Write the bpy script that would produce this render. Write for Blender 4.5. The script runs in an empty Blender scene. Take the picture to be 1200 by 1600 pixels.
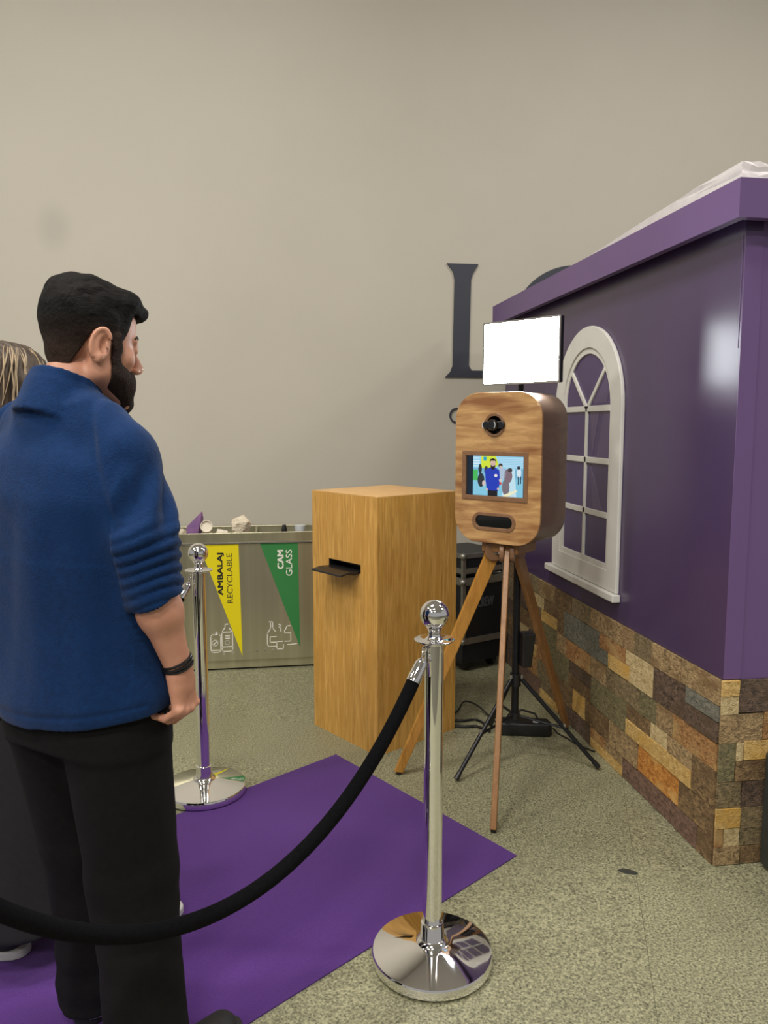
import bpy, bmesh, math, random
import numpy as np
from mathutils import Vector, Matrix, Quaternion
C = bpy.context.scene
COL = C.collection
PI = math.pi
random.seed(7)

# ------------------------------------------------------------------ camera
CAM_P, CAM_Y, CAM_R, CAM_F = 0.111586, 0.151334, -0.00033, 1205.8
cd = bpy.data.cameras.new('camera'); cam = bpy.data.objects.new('camera', cd); COL.objects.link(cam)
_f = Vector((math.sin(CAM_Y)*math.cos(CAM_P), math.cos(CAM_Y)*math.cos(CAM_P), -math.sin(CAM_P)))
_r = Vector((math.cos(CAM_Y), -math.sin(CAM_Y), 0)); _u = _r.cross(_f)
_r2 = _r*math.cos(CAM_R)+_u*math.sin(CAM_R); _u2 = -_r*math.sin(CAM_R)+_u*math.cos(CAM_R)
_m = Matrix((_r2, _u2, -_f)).transposed().to_4x4(); _m.translation = (0, 0, 1.46)
cam.matrix_world = _m
cd.sensor_fit = 'VERTICAL'; cd.sensor_height = 32.0; cd.lens = CAM_F/1600*32.0
cd.clip_start = 0.05; cd.clip_end = 200
C.camera = cam

# ------------------------------------------------------------------ world, lights, exposure
w = bpy.data.worlds.new('hall_light'); C.world = w; w.use_nodes = True
bg = w.node_tree.nodes['Background']; bg.inputs['Color'].default_value = (0.95, 0.93, 0.92, 1); bg.inputs['Strength'].default_value = 0.34
def area(name, loc, sx, sy, power, col, tgt=None):
    l = bpy.data.lights.new(name, 'AREA'); l.shape = 'RECTANGLE'; l.size = sx; l.size_y = sy; l.energy = power; l.color = col
    o = bpy.data.objects.new(name, l); COL.objects.link(o); o.location = loc
    if tgt is not None:
        o.rotation_euler = (Vector(tgt)-Vector(loc)).to_track_quat('-Z', 'Y').to_euler()
    return o
WARM = (1.0, 0.945, 0.87)
for x, y, p in ((-3.6, -3.6, 112), (-3.6, -0.9, 112), (-3.6, 1.8, 104), (-0.6, -3.6, 112), (-0.6, -0.9, 112), (-0.6, 1.8, 104), (3.3, 2.1, 84), (5.6, 0.5, 110)):
    area('ceiling_lamp', (x, y, 5.05), 0.9, 0.5, p, WARM)
C.view_settings.view_transform = 'Standard'; C.view_settings.look = 'None'
C.view_settings.exposure = 0.0; C.view_settings.gamma = 1.0; C.view_settings.use_curve_mapping = False

# ------------------------------------------------------------------ helpers
def S(r, g, b):
    return tuple(((c/255)/12.92 if c/255 <= 0.04045 else ((c/255+0.055)/1.055)**2.4) for c in (r, g, b))
MATS = {}
def pmat(name, c1, c2=None, scale=8.0, stretch=(1, 1, 1), detail=4.0, rough=0.5, metal=0.0, bump=0.0, bscale=None,
         spec=0.5, coat=0.0, lo=0.3, hi=0.7, rnd=0.0, sheen=0.0, dist=0.0, c3=None, c3scale=3.0, brough=None):
    m = bpy.data.materials.new(name); m.use_nodes = True
    nt = m.node_tree; N = nt.nodes; L = nt.links; b = N['Principled BSDF']
    b.inputs['Roughness'].default_value = rough; b.inputs['Metallic'].default_value = metal
    b.inputs['Specular IOR Level'].default_value = spec; b.inputs['Coat Weight'].default_value = coat
    if sheen: b.inputs['Sheen Weight'].default_value = sheen
    tc = N.new('ShaderNodeTexCoord'); mp = N.new('ShaderNodeMapping'); mp.inputs['Scale'].default_value = stretch
    L.new(tc.outputs['Object'], mp.inputs['Vector'])
    vec = mp.outputs['Vector']
    if rnd:
        oi = N.new('ShaderNodeObjectInfo'); mul = N.new('ShaderNodeMath'); mul.operation = 'MULTIPLY'; mul.inputs[1].default_value = 40.0
        L.new(oi.outputs['Random'], mul.inputs[0]); ad = N.new('ShaderNodeVectorMath'); ad.operation = 'ADD'
        L.new(vec, ad.inputs[0]); L.new(mul.outputs[0], ad.inputs[1]); vec = ad.outputs[0]
    ns = N.new('ShaderNodeTexNoise'); ns.inputs['Scale'].default_value = scale; ns.inputs['Detail'].default_value = detail
    ns.inputs['Roughness'].default_value = 0.6; ns.inputs['Distortion'].default_value = dist
    L.new(vec, ns.inputs['Vector'])
    out = None
    if c2 is None:
        b.inputs['Base Color'].default_value = (*c1, 1)
    else:
        cr = N.new('ShaderNodeValToRGB'); cr.color_ramp.elements[0].position = lo; cr.color_ramp.elements[1].position = hi
        cr.color_ramp.elements[0].color = (*c1, 1); cr.color_ramp.elements[1].color = (*c2, 1)
        L.new(ns.outputs['Fac'], cr.inputs['Fac']); out = cr.outputs['Color']
    if c3 is not None:
        n3 = N.new('ShaderNodeTexNoise'); n3.inputs['Scale'].default_value = c3scale; n3.inputs['Detail'].default_value = 3.0
        L.new(vec, n3.inputs['Vector'])
        r3 = N.new('ShaderNodeValToRGB'); r3.color_ramp.elements[0].position = 0.5; r3.color_ramp.elements[1].position = 0.68
        L.new(n3.outputs['Fac'], r3.inputs['Fac'])
        mx = N.new('ShaderNodeMix'); mx.data_type = 'RGBA'
        L.new(r3.outputs['Color'], mx.inputs[0]); L.new(out, mx.inputs[6]); mx.inputs[7].default_value = (*c3, 1)
        out = mx.outputs[2]
    if out is not None: L.new(out, b.inputs['Base Color'])
    if bump:
        src = ns
        if bscale:
            src = N.new('ShaderNodeTexNoise'); src.inputs['Scale'].default_value = bscale; src.inputs['Detail'].default_value = 5.0
            L.new(vec, src.inputs['Vector'])
        bp = N.new('ShaderNodeBump'); bp.inputs['Strength'].default_value = bump; bp.inputs['Distance'].default_value = 0.004
        L.new(src.outputs['Fac'], bp.inputs['Height']); L.new(bp.outputs['Normal'], b.inputs['Normal'])
    MATS[name] = m
    return m
def emat(name, col, strength):
    m = bpy.data.materials.new(name); m.use_nodes = True
    b = m.node_tree.nodes['Principled BSDF']; b.inputs['Base Color'].default_value = (0, 0, 0, 1)
    b.inputs['Emission Color'].default_value = (*col, 1); b.inputs['Emission Strength'].default_value = strength
    b.inputs['Roughness'].default_value = 0.3
    MATS[name] = m; return m

def link(name, me, mat=None, parent=None, smooth=False):
    if mat is not None: me.materials.append(mat)
    if smooth:
        for p in me.polygons: p.use_smooth = True
    o = bpy.data.objects.new(name, me); COL.objects.link(o)
    if parent is not None: o.parent = parent
    return o
def mesh(name, V, F, mat=None, parent=None, smooth=False):
    me = bpy.data.meshes.new(name); me.from_pydata([tuple(v) for v in V], [], [tuple(f) for f in F]); me.update()
    return link(name, me, mat, parent, smooth)
def bobj(name, bm, mat=None, parent=None, smooth=False, bevel=0.0, seg=2, ang=35):
    bmesh.ops.recalc_face_normals(bm, faces=bm.faces[:])
    if bevel:
        es = [e for e in bm.edges if len(e.link_faces) == 2 and e.calc_face_angle(0) > math.radians(ang)]
        bmesh.ops.bevel(bm, geom=es, offset=bevel, segments=seg, affect='EDGES', profile=0.5)
    me = bpy.data.meshes.new(name); bm.to_mesh(me); bm.free()
    o = link(name, me, mat, parent, smooth)
    if smooth: me.set_sharp_from_angle(angle=math.radians(40))
    return o
def thing(name, label, cat, loc=(0, 0, 0), rotz=0.0, group=None):
    o = bpy.data.objects.new(name, None); COL.objects.link(o); o.empty_display_size = 0.1
    o.location = loc; o.rotation_euler = (0, 0, rotz); o['label'] = label; o['category'] = cat
    if group: o['group'] = group
    return o
def tag(o, label, cat, group=None):
    o['label'] = label; o['category'] = cat
    if group: o['group'] = group
    return o
def add_box(bm, c, s, rot=None):
    m = Matrix.Translation(c) @ (rot.to_4x4() if rot is not None else Matrix.Identity(4)) @ Matrix.Diagonal((*s, 1))
    return bmesh.ops.create_cube(bm, size=1.0, matrix=m)['verts']
def box(name, c, s, mat, parent=None, bevel=0.0, rot=None, seg=2, smooth=False):
    bm = bmesh.new(); add_box(bm, c, s, rot); return bobj(name, bm, mat, parent, smooth, bevel, seg)
def frames(pts):
    pts = [Vector(p) for p in pts]; n = len(pts); T = []
    for i in range(n):
        t = (pts[min(i+1, n-1)]-pts[max(i-1, 0)]); T.append(t.normalized() if t.length > 1e-9 else Vector((0, 0, 1)))
    a = Vector((0, 0, 1)) if abs(T[0].z) < 0.9 else Vector((1, 0, 0))
    u = (a - T[0]*a.dot(T[0])).normalized(); U = [u]
    for i in range(1, n):
        u = (u - T[i]*u.dot(T[i])).normalized(); U.append(u)
    return pts, T, U
def add_tube(bm, pts, r, n=10, caps=True, closed=False):
    pts, T, U = frames(pts); R = r if hasattr(r, '__len__') else [r]*len(pts); rings = []
    for p, t, u, rr in zip(pts, T, U, R):
        v = t.cross(u)
        rings.append([bm.verts.new(p + (u*math.cos(2*PI*k/n)+v*math.sin(2*PI*k/n))*rr) for k in range(n)])
    m = len(rings)
    for i in range(m if closed else m-1):
        a, b = rings[i], rings[(i+1) % m]
        for k in range(n): bm.faces.new((a[k], a[(k+1) % n], b[(k+1) % n], b[k]))
    if caps and not closed:
        bm.faces.new(rings[0][::-1]); bm.faces.new(rings[-1])
def tube(name, pts, r, mat, parent=None, n=10, closed=False):
    bm = bmesh.new(); add_tube(bm, pts, r, n, True, closed); return bobj(name, bm, mat, parent, True)
def add_lathe(bm, prof, n=48, c=(0, 0, 0)):
    rings = []
    for r, z in prof:
        if r < 1e-6: rings.append([bm.verts.new((c[0], c[1], c[2]+z))])
        else: rings.append([bm.verts.new((c[0]+r*math.cos(2*PI*k/n), c[1]+r*math.sin(2*PI*k/n), c[2]+z)) for k in range(n)])
    for a, b in zip(rings, rings[1:]):
        for k in range(n):
            k2 = (k+1) % n
            if len(a) == 1 and len(b) == 1: continue
            if len(a) == 1: bm.faces.new((a[0], b[k2], b[k]))
            elif len(b) == 1: bm.faces.new((a[k], a[k2], b[0]))
            else: bm.faces.new((a[k], a[k2], b[k2], b[k]))
def lathe(name, prof, mat, parent=None, n=48, c=(0, 0, 0)):
    bm = bmesh.new(); add_lathe(bm, prof, n, c); return bobj(name, bm, mat, parent, True)
def rrect(cx, cy, w_, h_, r, n=8):
    out = []
    for (sx, sy, a0) in ((1, 1, 0), (-1, 1, 90), (-1, -1, 180), (1, -1, 270)):
        for k in range(n+1):
            a = math.radians(a0+90*k/n); out.append((cx+sx*(w_/2-r)+r*math.cos(a), cy+sy*(h_/2-r)+r*math.sin(a)))
    return out
def plate(outer, holes, t, M=None):
    """flat plate in local x,z with thickness along +y (0..t), with holes"""
    bm = bmesh.new(); E = []
    for loop in [outer]+list(holes):
        vs = [bm.verts.new((x, 0, z)) for x, z in loop]
        for i in range(len(vs)): E.append(bm.edges.new((vs[i], vs[(i+1) % len(vs)])))
    bmesh.ops.triangle_fill(bm, use_beauty=True, use_dissolve=False, edges=E)
    r = bmesh.ops.extrude_face_region(bm, geom=bm.faces[:])
    bmesh.ops.translate(bm, verts=[v for v in r['geom'] if isinstance(v, bmesh.types.BMVert)], vec=(0, t, 0))
    if M is not None: bm.transform(M)
    return bm
def text_mesh(body, size, extrude=0.0004, offset=0.0, space=1.0):
    cu = bpy.data.curves.new('lettering', 'FONT'); cu.body = body; cu.size = size; cu.extrude = extrude; cu.offset = offset
    cu.space_character = space; cu.align_x = 'LEFT'; cu.align_y = 'BOTTOM_BASELINE'; cu.resolution_u = 4
    o = bpy.data.objects.new('lettering', cu); COL.objects.link(o)
    dg = bpy.context.evaluated_depsgraph_get(); me = bpy.data.meshes.new_from_object(o.evaluated_get(dg))
    bpy.data.objects.remove(o); bpy.data.curves.remove(cu)
    return me
def fit_text(body, length, height, M, mat, name, parent, offset=0.0, extrude=0.0004):
    """text scaled to length x height, laid in local x (reading) / y (up); M places it"""
    me = text_mesh(body, 1.0, 0.0, 0.0)
    co = np.array([v.co[:] for v in me.vertices]); mn = co.min(0); mx_ = co.max(0)
    for v in me.vertices:
        v.co = ((v.co.x-mn[0])/(mx_[0]-mn[0])*length, (v.co.y-mn[1])/(mx_[1]-mn[1])*height, 0)
    bm = bmesh.new(); bm.from_mesh(me); bpy.data.meshes.remove(me)
    r = bmesh.ops.extrude_face_region(bm, geom=bm.faces[:])
    bmesh.ops.translate(bm, verts=[v for v in r['geom'] if isinstance(v, bmesh.types.BMVert)], vec=(0, 0, extrude*2))
    if offset:
        base = bm.copy(); tmp = bpy.data.meshes.new('t'); base.to_mesh(tmp); base.free()
        for q_, (dx, dy) in enumerate(((offset, 0), (0, offset*.5), (offset, offset*.5))):
            n0 = len(bm.verts); bm.from_mesh(tmp); bm.verts.ensure_lookup_table()
            for v in bm.verts[n0:]: v.co.x += dx; v.co.y += dy; v.co.z += .00015*(q_+1)
        bpy.data.meshes.remove(tmp)
    bm.transform(M)
    return bobj(name, bm, mat, parent)

# ------------------------------------------------------------------ materials
pmat('wall_paint', S(184, 179, 166), S(180, 175, 162), scale=1.3, rough=0.55, bump=0.03, bscale=90)
pmat('ceiling_paint', S(225, 222, 216), rough=0.8)
pmat('granite', S(44, 45, 35), S(178, 176, 142), scale=150, detail=8, rough=0.45, lo=0.30, hi=0.72, bump=0.15, bscale=200, rnd=1)
pmat('grout', S(70, 69, 56), S(86, 84, 68), scale=60, rough=0.8)
pmat('letter_vinyl', S(52, 56, 66), rough=0.5)
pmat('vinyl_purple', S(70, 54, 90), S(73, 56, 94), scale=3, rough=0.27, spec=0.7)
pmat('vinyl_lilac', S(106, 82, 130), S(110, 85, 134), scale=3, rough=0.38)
pmat('roof_board', S(205, 200, 200), S(190, 186, 188), scale=20, rough=0.7, bump=0.2)
pmat('white_print', S(222, 222, 216), S(214, 214, 208), scale=10, rough=0.35)
pmat('pane_print', S(76, 58, 108), S(66, 50, 98), scale=1.6, stretch=(1, 2.2, 1), rough=0.22)
pmat('backing_dark', S(38, 32, 26), rough=0.8)
def stone(name, a, b, c=None):
    pmat('stone_'+name, S(*a), S(*b), scale=58, stretch=(1, 0.8, 1.5), detail=9, rough=0.6, bump=0.9, bscale=150, lo=0.34, hi=0.66, rnd=1, dist=0.8,
         c3=S(*c) if c else None, c3scale=9)
stone('T', (98, 80, 56), (190, 162, 118), (126, 100, 68)); stone('B', (70, 54, 38), (152, 124, 86), (98, 76, 52))
stone('K', (56, 46, 40), (122, 100, 84), (84, 68, 52)); stone('G', (78, 80, 72), (132, 130, 116))
stone('E', (80, 76, 54), (142, 132, 96)); stone('Y', (166, 130, 70), (220, 188, 122), (196, 154, 76))
stone('C', (162, 140, 96), (218, 198, 152)); stone('O', (108, 72, 42), (190, 144, 92), (176, 146, 96))
stone('A', (84, 74, 54), (150, 132, 98)); stone('P', (74, 56, 48), (138, 108, 92))
stone('Q', (150, 88, 34), (212, 150, 72), (210, 168, 98))
def wood(name, a, b, c, stretch, scale=9.0, rough=0.38, coat=0.15):
    pmat(name, S(*a), S(*b), scale=scale, stretch=stretch, detail=6, rough=rough, lo=0.3, hi=0.7, bump=0.04, coat=coat, dist=0.8, c3=S(*c), c3scale=2.6)
wood('kiosk_wood', (172, 124, 52), (222, 174, 94), (196, 146, 66), (9, 9, 0.6))
wood('kiosk_top', (196, 148, 82), (222, 178, 112), (210, 160, 92), (8, 0.8, 8))
wood('booth_front', (150, 108, 66), (206, 166, 112), (138, 94, 58), (1.4, 1.4, 9), scale=4, rough=.3)
wood('booth_side', (106, 82, 66), (130, 102, 82), (116, 90, 72), (1, 1, 3), scale=9)
wood('booth_frame', (118, 86, 60), (140, 104, 74), (128, 94, 66), (3, 3, 3))
wood('leg_wood', (156, 108, 38), (192, 140, 64), (174, 120, 46), (6, 6, 1.2))
wood('leg_wood_dark', (130, 90, 50), (162, 118, 72), (144, 102, 58), (6, 6, 1.2))
pmat('chrome', (0.92, 0.91, 0.90), rough=0.05, metal=1.0)
pmat('base_underside', S(40, 40, 40), rough=0.6)
pmat('rope_velvet', S(8, 8, 10), S(15, 15, 17), scale=160, rough=1.0, bump=0.4, bscale=500, spec=0.1)
pmat('carpet', S(72, 38, 110), S(84, 46, 122), scale=220, detail=3, rough=0.95, bump=0.5, bscale=400, spec=0.15, sheen=0.15, c3=S(79, 43, 116), c3scale=5)
pmat('steel', S(172, 168, 140), S(196, 192, 162), scale=5, stretch=(2.2, 1, .05), detail=2, rough=0.3, metal=0.8)
pmat('steel_dark', S(120, 116, 104), rough=0.35, metal=0.8)
pmat('sticker_yellow', S(222, 206, 2), rough=0.5)
pmat('sticker_green', S(50, 126, 66), rough=0.45)
pmat('print_black', S(22, 22, 20), rough=0.6)
pmat('print_white', S(232, 230, 220), rough=0.6)
pmat('print_olive', S(60, 60, 20), rough=0.6)
pmat('bag', S(70, 66, 60), S(96, 90, 80), scale=9, rough=.6)
pmat('paper', S(222, 214, 196), S(236, 228, 212), scale=14, rough=0.8, bump=0.3)
pmat('newsprint', S(196, 184, 160), S(232, 222, 200), scale=40, rough=0.85, bump=0.6, c3=S(226, 186, 148), c3scale=12)
pmat('flyer', S(104, 74, 128), S(140, 96, 140), scale=18, rough=0.5)
pmat('black_plastic', S(20, 20, 22), S(26, 26, 28), scale=30, rough=0.38)
pmat('black_metal', S(22, 24, 28), rough=0.4, metal=0.3)
pmat('case_laminate', S(24, 27, 32), S(29, 32, 38), scale=60, rough=0.45)
pmat('aluminium', S(150, 148, 140), S(168, 166, 158), scale=20, rough=0.35, metal=0.75)
pmat('case_text', S(82, 85, 90), rough=0.6)
pmat('glass_black', S(10, 13, 14), rough=0.08, coat=0.5)
pmat('lens_white', S(200, 205, 208), rough=0.3)
pmat('box_dark', S(44, 47, 44), S(50, 53, 50), scale=20, rough=0.55)
pmat('skin', S(186, 132, 106), S(200, 146, 120), scale=22, rough=0.5, bump=0.08, bscale=160)
pmat('lips', S(168, 100, 88), rough=0.45)
pmat('hair_black', S(12, 12, 12), S(24, 22, 22), scale=40, stretch=(1.5, 0.5, 1), detail=6, rough=0.6, spec=.3, bump=0.6, bscale=110)
pmat('beard', S(32, 26, 24), S(60, 48, 42), scale=170, rough=0.85, spec=.1, bump=0.7, bscale=300)
pmat('eye_white', S(225, 220, 214), rough=0.15)
pmat('eye_dark', S(28, 18, 14), rough=0.1)
pmat('fleece_blue', S(7, 38, 78), S(11, 46, 90), scale=90, rough=0.95, bump=0.35, bscale=260, sheen=0.06, spec=.2, c3=S(8, 42, 84), c3scale=9)
pmat('trouser_black', S(13, 13, 14), S(18, 18, 18), scale=60, spec=.2, rough=0.9, bump=0.15, bscale=400)
pmat('shoe_black', S(24, 24, 25), S(34, 33, 33), scale=60, rough=0.7, bump=0.2)
pmat('sole_dark', S(30, 30, 31), rough=.7)
pmat('sole_white', S(190, 190, 186), rough=0.6)
pmat('bracelet', S(14, 14, 15), rough=0.35)
pmat('hair_brown', S(46, 35, 27), S(74, 58, 43), scale=26, stretch=(3, 3, 0.35), detail=5, rough=0.5, bump=0.5, bscale=80)
pmat('hair_blond', S(140, 120, 92), S(170, 150, 120), scale=26, stretch=(3, 3, 0.4), rough=0.5, bump=0.4, bscale=80)
pmat('coat_dark', S(22, 22, 25), S(28, 28, 31), scale=60, rough=0.9)
pmat('scrap', S(44, 46, 40), rough=0.8)
hm = pmat('hair_man', S(12, 12, 12), S(26, 24, 23), scale=40, stretch=(2.2, 0.4, 1), detail=6, rough=0.75, spec=.12, bump=0.8, bscale=130)
nt = hm.node_tree; N = nt.nodes; L = nt.links; b = N['Principled BSDF']; src = b.inputs['Base Color'].links[0].from_socket
tc = N.new('ShaderNodeTexCoord'); sp_ = N.new('ShaderNodeSeparateXYZ'); L.new(tc.outputs['Object'], sp_.inputs[0])
mr = N.new('ShaderNodeMapRange'); mr.inputs['From Min'].default_value = -.055; mr.inputs['From Max'].default_value = .050; mr.inputs['To Min'].default_value = .75; mr.inputs['To Max'].default_value = 0
L.new(sp_.outputs['Z'], mr.inputs['Value']); mx = N.new('ShaderNodeMix'); mx.data_type = 'RGBA'; L.new(mr.outputs['Result'], mx.inputs[0]); L.new(src, mx.inputs[6]); mx.inputs[7].default_value = (*S(70, 54, 46), 1); L.new(mx.outputs[2], b.inputs['Base Color'])
emat('led_light', (0.90, 0.96, 1.0), 42.0)
M_ = MATS

# ------------------------------------------------------------------ the setting
def clip_poly(poly, x0, x1, y0, y1):
    def cl(p, inside, inter):
        o = []
        for i in range(len(p)):
            a, b = p[i], p[(i+1) % len(p)]
            if inside(a): o.append(a)
            if inside(a) != inside(b): o.append(inter(a, b))
        return o
    for ax, v, sg in ((0, x0, 1), (0, x1, -1), (1, y0, 1), (1, y1, -1)):
        ins = lambda q: sg*(q[ax]-v) >= 0
        def it(a, b):
            t = (v-a[ax])/(b[ax]-a[ax]); return (a[0]+t*(b[0]-a[0]), a[1]+t*(b[1]-a[1]))
        poly = cl(poly, ins, it)
        if not poly: return []
    return poly
YB = 4.95
bm = bmesh.new(); add_box(bm, (0, -1.0, -0.06), (16, 12.0, 0.1))
fl = bobj('floor', bm, M_['grout']); fl['kind'] = 'structure'
tu = Vector((0.377, 0.926)).normalized(); tv = Vector((tu.y, -tu.x)); to = Vector((-0.309, 3.888))
for i in range(-9, 5):
    for j in range(-4, 6):
        g = 0.0005
        q = [(i*0.5+g, j*1.0+g), ((i+1)*0.5-g, j*1.0+g), ((i+1)*0.5-g, (j+1)*1.0-g), (i*0.5+g, (j+1)*1.0-g)]
        poly = [tuple(to+tu*a+tv*b) for a, b in q]
        poly = clip_poly(poly, -2.6, 3.4, 0.2, YB-0.005)
        if len(poly) < 3: continue
        bm = bmesh.new(); f = bm.faces.new([bm.verts.new((x, y, 0)) for x, y in poly])
        if f.calc_area() < 0.02: bm.free(); continue
        f.normal_update()
        if f.normal.z < 0: f.normal_flip()
        r = bmesh.ops.extrude_face_region(bm, geom=[f]); bmesh.ops.translate(bm, verts=[v for v in r['geom'] if isinstance(v, bmesh.types.BMVert)], vec=(0, 0, -0.01))
        bobj('floor_tile', bm, M_['granite'], fl)
wb = box('wall_back', (0, YB+0.1, 2.6), (16, 0.2, 5.3), M_['wall_paint']); wb['kind'] = 'structure'
ce = box('ceiling', (0, -1.0, 5.25), (16, 12.2, 0.1), M_['ceiling_paint']); ce['kind'] = 'structure'
# a faint scuffed patch on the wall paint
nt = M_['wall_paint'].node_tree; N = nt.nodes; L = nt.links; b = N['Principled BSDF']
src = b.inputs['Base Color'].links[0].from_socket
tc = N.new('ShaderNodeTexCoord'); mp = N.new('ShaderNodeMapping'); L.new(tc.outputs['Object'], mp.inputs['Vector'])
mp.inputs['Location'].default_value = (1.215/0.12, 0, -2.622/0.17); mp.inputs['Scale'].default_value = (1/0.12, 0.0, 1/0.17)
ln = N.new('ShaderNodeVectorMath'); ln.operation = 'LENGTH'; L.new(mp.outputs['Vector'], ln.inputs[0])
rp = N.new('ShaderNodeValToRGB'); rp.color_ramp.elements[0].position = 0.3; rp.color_ramp.elements[0].color = (0.5, 0.5, 0.5, 1); rp.color_ramp.elements[1].position = 1.0; rp.color_ramp.elements[1].color = (0, 0, 0, 1)
L.new(ln.outputs['Value'], rp.inputs['Fac']); mx = N.new('ShaderNodeMix'); mx.data_type = 'RGBA'
L.new(rp.outputs['Color'], mx.inputs[0]); L.new(src, mx.inputs[6]); mx.inputs[7].default_value = (*S(164, 157, 147), 1); L.new(mx.outputs[2], b.inputs['Base Color'])

# raised lettering on the back wall (parts of the wall)
WZ = 0.0; WY = YB
def wall_letter(outer, holes, name, label, t=0.012):
    bm = plate(outer, holes, t, Matrix.Translation((0, WY-t, -WZ)))
    o = bobj(name, bm, M_['letter_vinyl'], wb); o['label'] = label; return o
x0, z0, z1 = 1.158, 1.770, 2.487
wall_letter([(x0+.002, z1), (x0+.208, z1), (x0+.172, z1-.062), (x0+.160, z1-.10), (x0+.152, z0+.075), (x0+.172, z0+.045), (x0+.42, z0+.045), (x0+.47, z0+.12), (x0+.47, z0), (x0-.005, z0), (x0+.03, z0+.035), (x0+.045, z0+.075), (x0+.053, z1-.10), (x0+.044, z1-.055)],
            [], 'wall_letter', 'tall dark flared letter L on the wall')
def ell(cx, cz, a, b_, n=48): return [(cx+a*math.cos(2*PI*k/n), cz+b_*math.sin(2*PI*k/n)) for k in range(n)]
wall_letter(ell(2.03, 2.128, .42, .372), [ell(2.03, 2.128, .26, .32)], 'wall_letter', 'top of a dark round letter above the purple roof')
wall_letter(ell(1.232, 1.525, .047, .05, 32), [ell(1.232, 1.525, .037, .040, 32)], 'wall_letter', 'small thin ring letter beside the photo booth')

# ------------------------------------------------------------------ purple house front
XW, YC, YE, XE = 1.458, 2.24, 4.62, 3.2
house = thing('display_house', 'purple house-shaped stand with stone base and arched white window at right', 'display house', (XW, YC, 0))
hx = lambda x, y, z: (x-XW, y-YC, z)
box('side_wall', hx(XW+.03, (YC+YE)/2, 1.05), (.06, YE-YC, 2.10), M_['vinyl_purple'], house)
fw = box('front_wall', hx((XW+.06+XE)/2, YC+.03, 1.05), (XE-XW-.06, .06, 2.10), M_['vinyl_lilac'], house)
box('corner_strip', hx(XW+.030, YC-.0015, 1.345), (.060, .003, 1.41), M_['vinyl_lilac'], house)
box('corner_seam', hx(XW-.0006, YC+.010, 1.87), (.0012, .003, .34), M_['vinyl_lilac'], house)
OH = .07
fas = M_['vinyl_lilac']
def prism_xy(name, poly, z0, z1, mat, parent, bevel=0.0):
    bm = bmesh.new(); vs = [bm.verts.new((x-XW, y-YC, z0)) for x, y in poly]; f = bm.faces.new(vs)
    r = bmesh.ops.extrude_face_region(bm, geom=[f]); bmesh.ops.translate(bm, verts=[v for v in r['geom'] if isinstance(v, bmesh.types.BMVert)], vec=(0, 0, z1-z0))
    return bobj(name, bm, mat, parent, bevel=bevel)
prism_xy('fascia', [(XW-OH, YC-OH), (XW-OH+.03, YC-OH+.03), (XW-OH+.03, YE+.06), (XW-OH, YE+.06)], 2.070, 2.183, fas, house)
prism_xy('fascia', [(XW-OH, YC-OH), (XE, YC-OH), (XE, YC-OH+.03), (XW-OH+.03, YC-OH+.03)], 2.070, 2.183, fas, house)
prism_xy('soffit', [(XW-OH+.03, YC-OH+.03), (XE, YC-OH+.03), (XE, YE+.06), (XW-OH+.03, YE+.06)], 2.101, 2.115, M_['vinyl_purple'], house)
# white roof sheet: tapering wedge lying on the fascia
V = [(-OH+.006, -OH+.006, 2.183), (-OH+.006, 1.05, 2.183), (XE-XW, 1.05, 2.183), (XE-XW, -OH+.006, 2.183),
     (-OH+.020, -OH+.020, 2.238), (-OH+.006, 1.04, 2.186), (XE-XW, 1.04, 2.186), (XE-XW, -OH+.020, 2.226),
     (-OH+.006, .45, 2.183), (-OH+.012, .45, 2.219), (.05, -OH+.006, 2.183), (.05, -OH+.022, 2.232)]
F = [(0, 8, 9, 4), (8, 1, 5, 9), (1, 2, 6, 5), (2, 3, 7, 6), (3, 10, 11, 7), (10, 0, 4, 11), (4, 9, 11), (9, 5, 6), (9, 6, 7, 11), (0, 10, 3, 2, 1, 8)]
bm = bmesh.new(); vv = [bm.verts.new(v) for v in V]; [bm.faces.new([vv[i] for i in f]) for f in F]
bmesh.ops.subdivide_edges(bm, edges=bm.edges[:], cuts=3, use_grid_fill=True)
rr = random.Random(3)
for v in bm.verts:
    if v.co.z > 2.19 and v.co.x < .12 and v.co.y < .25: v.co += Vector((rr.uniform(-.004, .002), rr.uniform(-.003, .003), rr.uniform(-.005, .003)))
bobj('roof_sheet', bm, M_['roof_board'], house)
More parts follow.
